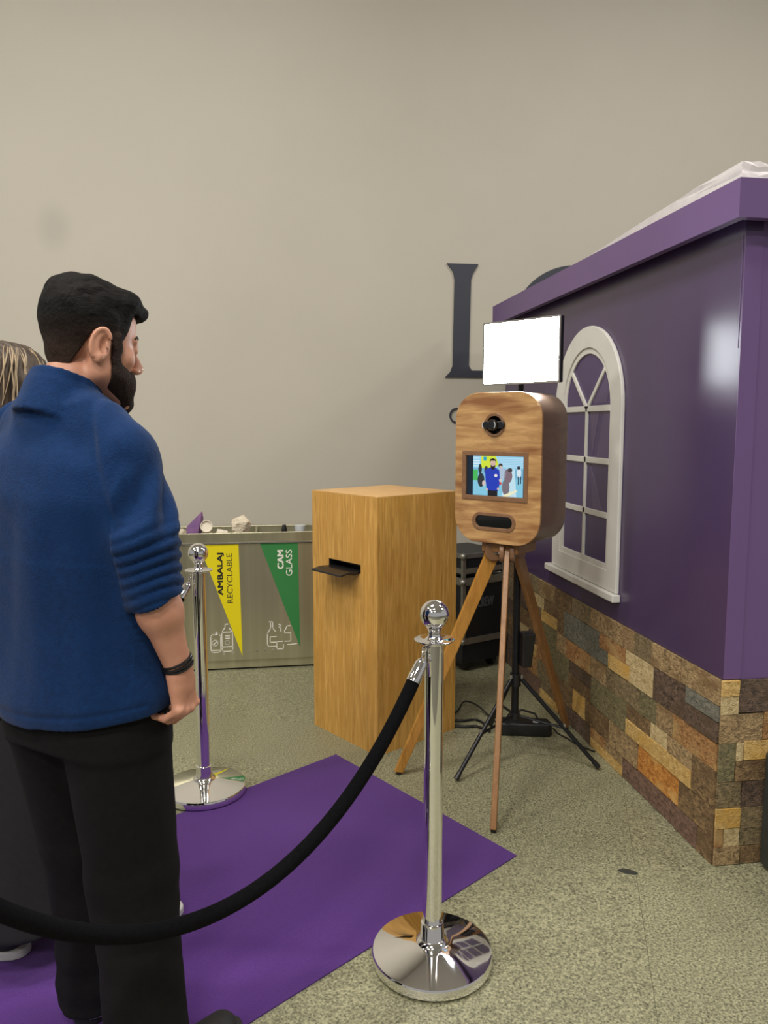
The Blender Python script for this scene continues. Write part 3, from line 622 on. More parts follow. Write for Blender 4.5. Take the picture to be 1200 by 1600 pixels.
# ------------------------------------------------------------------ light stand with LED panel
ls = thing('light_stand', 'black tripod light stand carrying a glowing white LED panel', 'light stand', (1.06, 3.146, 0))
tube('pole', [(0, 0, .175), (0, 0, 1.0)], .016, M_['black_metal'], ls, 16)
tube('upper_pole', [(0, 0, 1.0), (0, 0, 1.72)], .012, M_['black_metal'], ls, 16)
lathe('collar', [(.016, .33), (.024, .33), (.024, .385), (.016, .385)], M_['black_plastic'], ls, 20)
lathe('clamp_collar', [(.012, .97), (.022, .97), (.022, 1.02), (.012, 1.02)], M_['black_plastic'], ls, 20)
lathe('lower_collar', [(.016, .18), (.022, .18), (.022, .21), (.016, .21)], M_['black_plastic'], ls, 20)
for a in (-148.7, -28.3, 90.0):
    a = math.radians(a); d = Vector((math.cos(a), math.sin(a), 0)); h = d*.028+Vector((0, 0, .362)); ft = d*.362+Vector((0, 0, .011))
    lg = tube('leg', [h, ft], .0095, M_['black_metal'], ls, 10)
    tube('leg_tip', [ft-d*.0-(h-ft).normalized()*-.03, ft], .0115, M_['black_plastic'], lg, 10)
    mid = h.lerp(ft, .56); tube('brace', [d*.02+Vector((0, 0, .195)), mid], .006, M_['black_metal'], lg, 8)
    lathe('rivet', [(0, .008), (.006, .006), (.007, -.006), (0, -.008)], M_['aluminium'], lg, 12, tuple(mid+Vector((0, 0, .012))))
    lathe('hub_bolt', [(0, .008), (.006, .006), (.007, -.006), (0, -.008)], M_['aluminium'], lg, 12, tuple(h+Vector((0, 0, .012))))
bm = bmesh.new(); add_box(bm, (.040, -.03, .500), (.058, .06, .150))
for v in bm.verts:
    if v.co.z < .5 and v.co.x > .05: v.co.x -= .016
bobj('battery_pack', bm, M_['black_plastic'], ls, bevel=.006)
ln_ = Vector((-.80, -.60, 0)); lx = Vector((-ln_.y, ln_.x, 0)); ML = Matrix((lx, -ln_, Vector((0, 0, 1)))).transposed().to_4x4(); ML.translation = Vector((1.025-1.06, 3.06-3.146, 1.757))
bm = bmesh.new(); add_box(bm, (0, .014, 0), (.372, .026, .258)); bm.transform(ML); pn = bobj('led_panel', bm, M_['black_plastic'], ls, bevel=.004)
bm = plate(rrect(0, 0, .360, .246, .004, 3), [], .002); bm.transform(ML @ Matrix.Translation((0, -.0005, 0))); df = bobj('diffuser', bm, M_['led_light'], pn); df['label'] = 'glowing white diffuser'
bm = plate(rrect(0, 0, .374, .260, .006, 3), [rrect(0, 0, .360, .246, .004, 3)], .004); bm.transform(ML @ Matrix.Translation((0, -.002, 0))); bobj('panel_bezel', bm, M_['aluminium'], pn)
bm = bmesh.new(); add_box(bm, (0, .055, -.03), (.03, .06, .05)); bm.transform(ML); bobj('tilt_bracket', bm, M_['black_metal'], pn, bevel=.004)

# ------------------------------------------------------------------ stanchions, ropes, carpet
cp = thing('carpet', 'purple carpet runner lying diagonally across the stone floor', 'carpet')
ang = math.atan2(-.57, -.82)
c0 = Vector((.285, 3.292)); e = Vector((-.82, -.57)).normalized(); q = Vector((.821, 2.388))
pts = [c0, c0+e*3.0, q+e*3.05, q]
bm = bmesh.new(); vs = [bm.verts.new((p.x, p.y, .0005)) for p in pts]; f = bm.faces.new(vs); f.normal_update()
if f.normal.z < 0: f.normal_flip()
r = bmesh.ops.extrude_face_region(bm, geom=[f]); bmesh.ops.translate(bm, verts=[v for v in r['geom'] if isinstance(v, bmesh.types.BMVert)], vec=(0, 0, .004))
me = bpy.data.meshes.new('carpet'); bmesh.ops.recalc_face_normals(bm, faces=bm.faces[:]); bm.to_mesh(me); bm.free()
bpy.data.objects.remove(cp); cp = link('carpet', me, M_['carpet']); tag(cp, 'purple carpet runner lying diagonally across the stone floor', 'carpet')
CZ = .0047
def stanchion(loc, label):
    t = thing('stanchion', label, 'stanchion', (loc[0], loc[1], CZ), 0, 'chrome stanchions along the carpet')
    lathe('base', [(0, .0), (.158, .0), (.164, .004), (.165, .010), (.165, .026), (.162, .031), (.155, .033), (.060, .052), (.045, .055), (0, .055)], M_['chrome'], t, 72)
    lathe('base_collar', [(.040, .054), (.044, .056), (.040, .062), (.033, .066), (.031, .110), (.027, .112), (.0, .112)], M_['chrome'], t, 40)
    lathe('pole', [(0, .06), (.0255, .06), (.0255, .890), (0, .890)], M_['chrome'], t, 48)
    lathe('rope_disc', [(0, .888), (.028, .888), (.048, .8945), (.0525, .898), (.0525, .9005), (.048, .9015), (.028, .899), (.0215, .903), (.0165, .911), (.0160, .922), (.0205, .930), (0, .933)], M_['chrome'], t, 48)
    prof = [(.0385*math.sin(PI*k/24), .966-.0385*math.cos(PI*k/24)) for k in range(25)]; prof[0] = (0, .9275); prof[-1] = (0, 1.0045)
    lathe('ball_finial', prof, M_['chrome'], t, 48)
    return t
S1 = Vector((.427, 1.928)); S3 = S1+Vector((-.821, -.571))*1.30; S2 = Vector((-.266, 3.021)); S4 = S2+Vector((-.821, -.571))*1.34
stanchion(S1, 'chrome ball-top stanchion nearest the camera on the carpet edge')
stanchion(S2, 'chrome ball-top stanchion behind the man in front of the steel bin')
stanchion(S3, 'chrome ball-top stanchion holding the left end of the near velvet rope')
stanchion(S4, 'chrome ball-top stanchion holding the left end of the rear velvet rope')
def rope(a, b_, zl, label):
    """rope in the vertical plane between stanchion axes a,b ; zl lowest height"""
    a = Vector(a); b_ = Vector(b_); d = (b_-a); Ls = d.length; d.normalize()
    t = thing('velvet_rope', label, 'rope', (a.x, a.y, 0), 0, 'black velvet ropes')
    s0, s1, zt = .066, Ls-.066, .825
    # catenary through (s0,zt),(mid,zl)
    half = (s1-s0)/2; sag = zt-zl; c = half
    lo, hi = .05, 5.0
    for _ in range(60):
        c = (lo+hi)/2
        if c*(math.cosh(half/c)-1) > sag: lo = c
        else: hi = c
    mid = (s0+s1)/2
    P = lambda s: Vector((d.x*s, d.y*s, zl+c*(math.cosh((s-mid)/c)-1)))
    N_ = 60; ss = [s0+(s1-s0)*k/N_ for k in range(N_+1)]
    tube('rope', [P(s) for s in ss], .0175, M_['rope_velvet'], t, 14)
    for s, sg, ax in ((s0, 1, 0), (s1, -1, 1)):
        p = P(s); tn = (P(s+sg*.01)-p).normalized()
        bm = bmesh.new(); add_tube(bm, [p-tn*.045, p-tn*.042, p-tn*.036, p-tn*.028, p+tn*.005, p+tn*.012, p+tn*.022], [.004, .009, .0135, .0165, .0185, .0195, .0195], 20)
        fr = bobj('ferrule', bm, M_['chrome'], t, True)
        e_ = p-tn*.044; top = Vector((d.x*(.036 if ax == 0 else Ls-.036), d.y*(.036 if ax == 0 else Ls-.036), .893+CZ-.008))
        # twisted hook: two links and a hook
        dirv = (top-e_); mlen = dirv.length; dirv.normalize(); sd = dirv.cross(Vector((d.y, -d.x, 0))).normalized(); s2 = Vector((-d.y, d.x, 0))
        for k in range(3):
            cc = e_+dirv*mlen*(k+.5)/3; o1 = sd if k % 2 else s2
            tube('hook_link', [cc+dirv*(mlen/5.0)*math.cos(2*PI*j/14)+o1*.0065*math.sin(2*PI*j/14) for j in range(14)], .0023, M_['chrome'], fr, 6, True)
    return t
rope(S1, S3, .447, 'black velvet rope sagging in front of the man from the near stanchion')
rope(S2, S4, .46, 'black velvet rope hooked to the stanchion by the steel bin, passing behind the man')

# ------------------------------------------------------------------ flight case, power pack, cables, dark box
fce = Vector((.915, .405, 0)).normalized()
fcs = thing('flight_case', 'black flight case on castors with aluminium edges behind the wooden tripod', 'flight case', (1.125, 4.315, 0), math.atan2(fce.y, fce.x))
cw, cdp = .318, .36
box('body', (cw/2, cdp/2, .370), (cw-.004, cdp-.004, .40), M_['case_laminate'], fcs)
box('lid', (cw/2, cdp/2, .650), (cw-.004, cdp-.004, .125), M_['case_laminate'], fcs)
box('dolly_board', (cw/2, cdp/2, .115), (cw, cdp, .115), M_['case_laminate'], fcs, bevel=.003)
for z, h in ((.19, .036), (.548, .044), (.612, .030), (.700, .026)):
    bm = bmesh.new()
    for c, s in (((cw/2, -.001, z), (cw+.006, .006, h)), ((cw/2, cdp+.001, z), (cw+.006, .006, h)), ((-.001, cdp/2, z), (.006, cdp+.006, h)), ((cw+.001, cdp/2, z), (.006, cdp+.006, h))): add_box(bm, c, s)
    bobj('edge_profile', bm, M_['aluminium'], fcs)
for x in (.006, cw-.006):
    for y in (.004, cdp-.004): box('corner_profile', (x, y, .44), (.026, .018, .53), M_['aluminium'], fcs, bevel=.002)
for x in (.0, cw):
    for z in (.19, .548, .70):
        bm = bmesh.new(); bmesh.ops.create_icosphere(bm, subdivisions=2, radius=.021); bm.transform(Matrix.Translation((x, .0, z))); bobj('ball_corner', bm, M_['aluminium'], fcs, True)
for x in (.055, cw-.055):
    for y in (.06, cdp-.06):
        ct = box('castor', (x, y, .128), (.06, .05, .008), M_['aluminium'], fcs)
        bm = bmesh.new(); add_lathe(bm, [(0, -.014), (.046, -.014), (.050, -.008), (.050, .008), (.046, .014), (0, .014)], 28); bm.transform(Matrix.Translation((x, y, .0505)) @ Matrix.Rotation(PI/2, 4, 'Y')); bobj('wheel', bm, M_['black_plastic'], ct, True)
        bm = bmesh.new()
        for sx in (-.02, .02): add_box(bm, (x+sx, y, .088), (.004, .03, .08))
        bobj('fork', bm, M_['black_metal'], ct)
box('latch', (cw*.5, -.008, .58), (.06, .012, .06), M_['aluminium'], fcs, bevel=.003)
tm = fit_text('CREW', .125, .058, Matrix(((1, 0, 0, .110), (0, 0, -1, .0018), (0, 1, 0, .385), (0, 0, 0, 1))), M_['case_text'], 'lettering', fcs, .003, .0004)

pk = thing('power_supply', 'long black power supply block on the floor under the tripods', 'power supply', (1.195, 3.40, 0), math.radians(-14))
box('case', (0, 0, .033), (.235, .085, .065), M_['black_plastic'], pk, bevel=.012, seg=3, smooth=True)
box('end_cap', (.120, 0, .030), (.012, .07, .045), M_['black_plastic'], pk, bevel=.004)
tube('carry_loop', [(-.09, 0, .062), (-.07, 0, .10), (-.01, .01, .112), (.05, .01, .095), (.07, 0, .062)], .005, M_['black_plastic'], pk, 8)
box('switch', (.05, -.02, .0665), (.025, .012, .004), M_['lens_white'], pk)
def cable(pts, label, r=.0045):
    P = [Vector(p) for p in pts]; out = []
    for i in range(len(P)-1):
        p0, p1, p2, p3 = P[max(i-1, 0)], P[i], P[i+1], P[min(i+2, len(P)-1)]
        for k in range(8):
            t = k/8; out.append(.5*((2*p1)+(-p0+p2)*t+(2*p0-5*p1+4*p2-p3)*t*t+(-p0+3*p1-3*p2+p3)*t**3))
    out.append(P[-1]); 
    for p in out: p.z = max(p.z, r+.0005)
    return tag(tube('cable', out, r, M_['black_plastic'], None, 8), label, 'cable', 'black cables on the floor')
cable([(.88, 3.66, .006), (.94, 3.70, .010), (1.00, 3.78, .030), (1.05, 3.72, .030), (1.09, 3.60, .008), (1.10, 3.50, .006), (1.085, 3.44, .02)], 'black cable humped up beside the wooden kiosk base')
cable([(.87, 3.60, .006), (.95, 3.585, .006), (1.005, 3.59, .006), (1.03, 3.55, .006), (1.035, 3.50, .006)], 'black cable lying flat between kiosk and power supply', .006)
cable([(.86, 3.53, .006), (.94, 3.505, .006), (.99, 3.50, .006), (1.035, 3.43, .006)], 'short thick black cable in front of the other kiosk cables', .007)
cable([(1.325, 3.37, .03), (1.35, 3.36, .006), (1.37, 3.30, .006), (1.39, 3.22, .006), (1.435, 3.14, .006)], 'thin black cable running from power supply to stone wall', .0035)
db = thing('dark_box', 'dark grey box at the right frame edge in front of the stone corner', 'box', (1.60, 2.21, 0))
box('cabinet', (.22, -.24, .205), (.44, .48, .386), M_['box_dark'], db, bevel=.008)
box('foot_rail', (.22, -.24, .006), (.40, .44, .012), M_['black_plastic'], db)
bm = bmesh.new(); pp = [(-.034, -.004), (-.018, .010), (.008, .012), (.034, .002), (.026, -.010), (-.006, -.013)]
bm.faces.new([bm.verts.new((x, y, .0005)) for x, y in pp]); r = bmesh.ops.extrude_face_region(bm, geom=bm.faces[:]); vs = [v for v in r['geom'] if isinstance(v, bmesh.types.BMVert)]
bmesh.ops.translate(bm, verts=vs, vec=(0, 0, .005)); bmesh.ops.scale(bm, vec=(.8, .8, 1), verts=vs)
o = bobj('floor_scrap', bm, M_['scrap']); o.location = (1.152, 2.243, 0); o.rotation_euler = (0, 0, -.5); tag(o, 'small flat dark scrap lying alone on the granite floor', 'scrap')

# ------------------------------------------------------------------ people: distance-field sculpting, one continuous surface per piece
def vlen(x, y, z): return np.sqrt(x*x+y*y+z*z)
class Field:
    def __init__(s, xs, ys, zs):
        s.a = [np.asarray(v, np.float32) for v in (xs, ys, zs)]; s.D = np.full([len(v) for v in s.a], 1.0, np.float32)
    def _sub(s, lo, hi):
        sl = []
        for v, l, h in zip(s.a, lo, hi):
            i, j = np.searchsorted(v, l), np.searchsorted(v, h)
            sl.append(slice(max(i-1, 0), min(j+1, len(v))))
        g = np.meshgrid(*[v[k] for v, k in zip(s.a, sl)], indexing='ij', sparse=True)
        return tuple(sl), g
    def put(s, fn, lo, hi, k=0.01, op='add'):
        pad = .03+2*k
        sl, g = s._sub(np.array(lo)-pad, np.array(hi)+pad)
        if min(q.stop-q.start for q in sl) <= 0: return
        d = fn(*g).astype(np.float32); e = s.D[sl]
        if op == 'sub': d = -d; h = np.clip(.5-.5*(d-e)/k, 0, 1) if k else 0; s.D[sl] = (e*h+d*(1-h)+k*h*(1-h)) if k else np.maximum(e, d); return
        if op == 'max':
            s.D[sl] = np.maximum(e, d); return
        h = np.clip(.5+.5*(e-d)/k, 0, 1); s.D[sl] = e*(1-h)+d*h-k*h*(1-h)
    def cone(s, a, b, ra, rb, k=0.01, op='add', squash=None):
        a = np.array(a, float); b = np.array(b, float); ba = b-a; l2 = float(ba@ba)+1e-12
        def fn(x, y, z):
            px, py, pz = x-a[0], y-a[1], z-a[2]
            t = np.clip((px*ba[0]+py*ba[1]+pz*ba[2])/l2, 0, 1)
            qx, qy, qz = px-t*ba[0], py-t*ba[1], pz-t*ba[2]
            if squash is not None:
                n, f = np.array(squash[0], float), squash[1]; n = n/np.linalg.norm(n); dn = (qx*n[0]+qy*n[1]+qz*n[2])*(1/f-1)
                qx, qy, qz = qx+dn*n[0], qy+dn*n[1], qz+dn*n[2]
            return vlen(qx, qy, qz)-(ra+(rb-ra)*t)
        m = max(ra, rb); s.put(fn, np.minimum(a, b)-m, np.maximum(a, b)+m, k, op)
    def ell(s, c, r, k=0.01, op='add', rot=None):
        c = np.array(c, float); r = np.array(r, float); Rm = np.array(rot) if rot is not None else np.eye(3)
        def fn(x, y, z):
            px, py, pz = x-c[0], y-c[1], z-c[2]
            q = [(Rm[0, i]*px+Rm[1, i]*py+Rm[2, i]*pz) for i in range(3)]
            k0 = vlen(q[0]/r[0], q[1]/r[1], q[2]/r[2]); k1 = vlen(q[0]/r[0]**2, q[1]/r[1]**2, q[2]/r[2]**2)
            return np.where(k1 > 1e-9, k0*(k0-1)/np.maximum(k1, 1e-9), -r.min())
        m = r.max(); s.put(fn, c-m, c+m, k, op)
    def loft(s, rows, k=0.01, op='add', p=2.0):
        """rows: (z, cx, cy, rx, ry) from low to high"""
        A = np.array(rows, float)
        zd = np.linspace(A[0, 0], A[-1, 0], 240); B = np.stack([np.interp(zd, A[:, 0], A[:, i]) for i in range(1, 5)], 1); kw = max(3, int(.05/(zd[1]-zd[0]))//2*2+1); kr = np.hanning(kw+2)[1:-1]; kr /= kr.sum()
        B = np.stack([np.convolve(np.pad(B[:, i], kw//2, mode='reflect', reflect_type='odd'), kr, 'valid') for i in range(4)], 1); A = np.concatenate([zd[:, None], B], 1)
        def fn(x, y, z):
            zz = np.clip(z, A[0, 0], A[-1, 0]); f = [np.interp(zz.ravel(), A[:, 0], A[:, i]).reshape(zz.shape) for i in range(1, 5)]
            qx, qy = np.abs(x-f[0])/f[2], np.abs(y-f[1])/f[3]
            d = ((qx**p+qy**p)**(1/p)-1)*np.minimum(f[2], f[3])
            return np.maximum(d, np.maximum(A[0, 0]-z, z-A[-1, 0]))
        mx_ = A[:, 3].max(); my = A[:, 4].max()
        s.put(fn, (A[:, 1].min()-mx_, A[:, 2].min()-my, A[0, 0]), (A[:, 1].max()+mx_, A[:, 2].max()+my, A[-1, 0]), k, op)
    def mesh(s, smooth=2):
        D = s.D; ins = D < 0; X, Y, Z = s.a; nx, ny, nz = D.shape
        cnt = np.zeros((nx-1, ny-1, nz-1), np.int8)
        for i in (0, 1):
            for j in (0, 1):
                for k in (0, 1): cnt += ins[i:nx-1+i, j:ny-1+j, k:nz-1+k]
        cells = np.argwhere((cnt > 0) & (cnt < 8)); idx = -np.ones(cnt.shape, np.int32); idx[tuple(cells.T)] = np.arange(len(cells))
        acc = np.zeros((len(cells), 3)); num = np.zeros(len(cells))
        cx, cy, cz = cells.T
        cor = [(i, j, k) for i in (0, 1) for j in (0, 1) for k in (0, 1)]
        val = {c: D[cx+c[0], cy+c[1], cz+c[2]].astype(float) for c in cor}
        pos = lambda c: np.stack([X[cx+c[0]], Y[cy+c[1]], Z[cz+c[2]]], 1).astype(float)
        for c in cor:
            for ax in range(3):
                if c[ax]: continue
                c2 = list(c); c2[ax] = 1; c2 = tuple(c2)
                v0, v1 = val[c], val[c2]; m = (v0 < 0) != (v1 < 0)
                t = np.where(m, v0/np.where(m, v0-v1, 1), 0)[:, None]
                p = pos(c)*(1-t)+pos(c2)*t; acc[m] += p[m]; num[m] += 1
        V = acc/num[:, None]; F = []
        for ax in range(3):
            sl0 = [slice(0, None)]*3; sl1 = [slice(0, None)]*3; sl0[ax] = slice(0, -1); sl1[ax] = slice(1, None)
            a_, b_ = ins[tuple(sl0)], ins[tuple(sl1)]; e = np.argwhere(a_ != b_)
            o1, o2 = [(1, 2), (2, 0), (0, 1)][ax]
            ok = (e[:, o1] > 0) & (e[:, o2] > 0) & (e[:, o1] < cnt.shape[o1]) & (e[:, o2] < cnt.shape[o2]) ; e = e[ok]
            flip = a_[tuple(e.T)]
            def at(d1, d2):
                q = e.copy(); q[:, o1] -= d1; q[:, o2] -= d2; return idx[tuple(q.T)]
            q = np.stack([at(1, 1), at(0, 1), at(0, 0), at(1, 0)], 1); q[~flip] = q[~flip][:, ::-1]
            F.append(q)
        F = np.concatenate(F); F = F[(F >= 0).all(1)]
        for _ in range(smooth):
            S_ = np.zeros_like(V); n = np.zeros(len(V))
            for i in range(4):
                np.add.at(S_, F[:, i], V[F[:, (i+1) % 4]]); np.add.at(S_, F[:, (i+1) % 4], V[F[:, i]]); np.add.at(n, F[:, i], 1); np.add.at(n, F[:, (i+1) % 4], 1)
            V = V*.5+.5*S_/n[:, None]
        return V, F
def vnormals(V, F):
    n = np.cross(V[F[:, 2]]-V[F[:, 0]], V[F[:, 3]]-V[F[:, 1]]); N_ = np.zeros_like(V)
    for i in range(4): np.add.at(N_, F[:, i], n)
    return N_/np.maximum(np.linalg.norm(N_, axis=1, keepdims=True), 1e-12)
def wob(P, seed, freq, oct_=3):
    r = np.random.RandomState(seed); o = np.zeros(len(P)); a = 1.0
    for k in range(oct_):
        for _ in range(4):
            d = r.normal(size=3); d /= np.linalg.norm(d); o += a*np.sin(P@d*freq*(2**k)*r.uniform(.7, 1.4)+r.uniform(0, 6.28))
        a *= .5
    return o/4
def fmesh(name, V, F, mat, parent):
    me = bpy.data.meshes.new(name); me.vertices.add(len(V)); me.vertices.foreach_set('co', np.asarray(V, np.float32).ravel())
    nf = len(F); me.loops.add(nf*4); me.polygons.add(nf); me.loops.foreach_set('vertex_index', F.astype(np.int32).ravel())
    me.polygons.foreach_set('loop_start', np.arange(0, nf*4, 4, dtype=np.int32)); me.polygons.foreach_set('loop_total', np.full(nf, 4, np.int32))
    me.update(calc_edges=True); me.validate(); me.polygons.foreach_set('use_smooth', np.ones(nf, bool))
    return link(name, me, mat, parent)
def axis(*segs):
    """segs: (from, to, step) pieces joined"""
    out = []
    for a, b, st in segs: out += list(np.arange(a, b-st*.3, st))
    return np.array(out+[segs[-1][1]])
def rotz(a): c, s = math.cos(a), math.sin(a); return np.array([[c, -s, 0], [s, c, 0], [0, 0, 1]])
def rotx(a): c, s = math.cos(a), math.sin(a); return np.array([[1, 0, 0], [0, c, -s], [0, s, c]])
def roty(a): c, s = math.cos(a), math.sin(a); return np.array([[c, 0, s], [0, 1, 0], [-s, 0, c]])

def hand(fd, wrist, d, pn, u, curls, sc=1.0, k=.006):
    """d: distal, pn: palm normal, u: thumb side. Five separate fingers."""
    d, pn, u = [np.array(v, float)/np.linalg.norm(v) for v in (d, pn, u)]; w0 = np.array(wrist, float)
    P = lambda a, b, c: w0+(d*a+u*b+pn*c)*sc
    for b in (-.024, -.006, .012, .028): fd.cone(P(.012, b*.75, 0), P(.082, b, .0), .0145*sc, .0125*sc, .012)
    fd.cone(P(-.02, 0, 0), P(.03, 0, 0), .026*sc, .027*sc, .015, squash=(pn, .75))
    fd.ell(P(.035, .026, .012), (.022*sc, .022*sc, .026*sc), .012)
    base = ((.033, .088, (.042, .026, .021), .0090), (.0115, .092, (.046, .029, .022), .0092), (-.010, .087, (.042, .027, .021), .0088), (-.031, .078, (.035, .023, .019), .0080))
    for (b, a, ln, r) in base: fd.ell(P(a-.004, b, -.006), (.0105*sc, .0095*sc, .0085*sc), .008)
    for (b, a, ln, r), cu in zip(base, curls):
        p = P(a, b, 0); th = 0
        for i, (l, c) in enumerate(zip(ln, cu)):
            th += math.radians(c); dr = d*math.cos(th)+pn*math.sin(th); q = p+dr*l*sc
            fd.cone(p, q, r*sc*(1-.07*i), r*sc*(.95-.08*i), k if i == 0 else .004); p = q
    p = P(.022, .032, .008); dr0 = d*.70+u*.45+pn*.50
    for i, (l, v, r) in enumerate(((.044, (.70, .42, .52), .0125), (.032, (.82, .10, .52), .0112), (.026, (.85, -.12, .48), .0100))):
        dr = d*v[0]+u*v[1]+pn*v[2]; dr /= np.linalg.norm(dr); q = p+dr*l*sc; fd.cone(p, q, r*sc, r*sc*.9, .007 if i == 0 else .004); p = q

def head(fd, T, scale=1.0):
    """T: 4x4 placing head coordinates (x right, y forward, z up, origin between the ears)"""
    Rm, t0 = T[:3, :3], T[:3, 3]
    X = lambda p: t0+Rm@(np.array(p, float)*scale)
    E_ = lambda c, r, k=.012, op='add', rot=None: fd.ell(X(c), np.array(r)*scale, k, op, Rm@(rot if rot is not None else np.eye(3)))
    K_ = lambda a, b, ra, rb, k=.01, op='add': fd.cone(X(a), X(b), ra*scale, rb*scale, k, op)
    E_((0, .002, .040), (.074, .086, .086), .015); E_((0, .044, .052), (.056, .049, .050), .02)
    E_((0, .040, -.015), (.060, .050, .088), .02)
    for s in (-1, 1):
        K_((s*.056, .004, -.052), (s*.022, .070, -.100), .018, .018, .025)
        K_((s*.058, .0, -.01), (s*.056, .004, -.055), .017, .017, .02)
        E_((s*.042, .058, -.020), (.022, .020, .018), .018)
        E_((s*.033, .092, .004), (.020, .016, .012), .010, 'sub')
        E_((s*.032, .080, .003), (.015, .013, .0125), .004)
        K_((s*.014, .090, .021), (s*.046, .078, .020), .008, .006, .010)
        E_((s*.011, .101, -.036), (.009, .010, .007), .006)
    K_((0, .074, -.104), (0, .078, -.104), .022, .02, .02)
    K_((0, .090, .014), (0, .113, -.026), .008, .0105, .012)
    E_((0, .112, -.030), (.011, .011, .010), .008)
    K_((-.018, .087, -.063), (.018, .087, -.063), .0075, .0075, .008); K_((-.015, .086, -.074), (.015, .086, -.074), .0075, .0075, .008)
    E_((0, .097, -.0685), (.02, .006, .0022), .004, 'sub')
    for s in (-1, 1):
        er = rotz(s*-.35)@rotx(-.18)
        E_((s*.078, -.012, -.006), (.010, .020, .034), .006, 'add', er)
        E_((s*.087, -.006, -.004), (.007, .010, .018), .006, 'sub', er)
        cc = np.array((s*.083, -.013, -.004))
        rim = [cc+er@np.array((s*.004, .0185*math.cos(a), .031*math.sin(a))) for a in np.linspace(math.radians(-75), math.radians(215), 12)]
        # helix rim runs from the front top round the back to the lobe
        rim = [cc+er@np.array((s*.003, -.0175*math.cos(a), .030*math.sin(a))) for a in np.linspace(math.radians(150), math.radians(-60), 11)]
        for a, b in zip(rim, rim[1:]): K_(a, b, .0042, .0042, .003)
        K_(cc+er@np.array((s*.001, .004, -.024)), cc+er@np.array((0, .002, -.031)), .0065, .006, .006)
        K_(cc+er@np.array((s*.003, .012, -.004)), cc+er@np.array((s*.003, .010, .006)), .004, .003, .004)
def headT(pos, yaw, pitch, roll=0): 
    T = np.eye(4); T[:3, :3] = rotz(yaw)@rotx(pitch)@roty(roll); T[:3, 3] = pos; return T

def local_obj(o, T):
    o.matrix_local = Matrix(T.tolist()); return o
def shoe(side_x, ang, heel, name_parent, mats, sole_h=.026, length=.285, cap=False):
    """one shoe built around its own origin (below the heel): +y to the toe"""
    f = Field(axis((-.065, .065, .005)), axis((-.06, length, .005)), axis((.012, .14, .005)))
    L_ = length-.06
    f.cone((0, .0, .048), (0, L_*.45, .046), .043, .040, .02); f.cone((0, L_*.4, .044), (.004*side_x, L_-.02, .038), .042, .036, .02, squash=((0, 0, 1), .85))
    f.cone((0, .0, .06), (0, -.004, .115), .043, .040, .02); f.put(lambda x, y, z: .018-z+0*x+0*y, (-1, -1, 0), (1, 1, .2), op='max')
    V, F = f.mesh(2); up = fmesh('shoe', V, F, mats[0], name_parent)
    g = Field(axis((-.07, .07, .005)), axis((-.07, length+.02, .005)), axis((-.006, .045, .004)))
    def sole(x, y, z):
        t = np.clip(y/L_, 0, 1); wd = .040+.006*np.sin(t*PI*1.2); cx = .004*side_x*t
        d = np.sqrt((x-cx)**2+(y-t*L_)**2)-wd; return np.maximum(d, np.maximum(-z, z-(sole_h+.006*(1-t))))
    g.put(sole, (-.06, -.06, 0), (.06, length, .04)); V, F = g.mesh(1); V[:, 2] = np.maximum(V[:, 2], 0)
    so = fmesh('sole', V, F, mats[1], up)
    if cap:
        cp_ = Field(axis((-.06, .06, .005)), axis((length-.075, length, .005)), axis((.022, .09, .005)))
        cp_.cone((0, L_*.4, .044), (.004*side_x, L_-.02, .038), .0435, .0385, .02, squash=((0, 0, 1), .85)); cp_.put(lambda x, y, z: np.maximum(.026-z, length-.066-y+0*x), (-1, -1, 0), (1, 1, .2), op='max')
        V, F = cp_.mesh(1); fmesh('toe_cap', V, F, mats[1], up)
    bm = bmesh.new()
    for k in range(4):
        y = .07+.022*k; add_tube(bm, [(-.022, y, .083-.006*k), (0, y+.004, .092-.007*k), (.022, y, .083-.006*k)], .003, 6)
    bobj('laces', bm, mats[2], up)['kind'] = 'stuff'
    up.location = heel; up.rotation_euler = (0, 0, ang); return up

# ---- the man
MAN_LOC = (-.388, 1.690, CZ); MAN_ROT = -math.radians(37)
HT = headT((.020, .018, 1.618), -math.radians(14.5), -.10)
HS = 1.03
b = Field(axis((-.36, -.31, .006), (-.31, -.18, .0028), (-.18, -.11, .006), (-.11, .11, .0034), (.11, .18, .006), (.18, .31, .0028), (.31, .36, .006)), axis((-.24, -.13, .006), (-.13, .16, .0029), (.16, .22, .005)), axis((.01, .80, .010), (.80, 1.02, .0027), (1.02, 1.43, .008), (1.43, 1.79, .0034)))
b.loft([(.86, 0, -.01, .150, .10), (1.0, 0, -.01, .145, .10), (1.2, 0, -.015, .165, .105), (1.36, 0, -.02, .150, .09), (1.43, 0, -.025, .10, .065), (1.46, 0, -.03, .06, .055)], .02)
b.cone((0, -.032, 1.43), (.010, -.016, 1.545), .060, .056, .03)
head(b, HT, HS)
RA = dict(s=(.165, -.018, 1.405), e=(.224, -.036, 1.180), w=(.242, .022, .965))
LA = dict(s=(-.180, -.018, 1.405), e=(-.243, -.030, 1.150), w=(-.262, .030, .945))
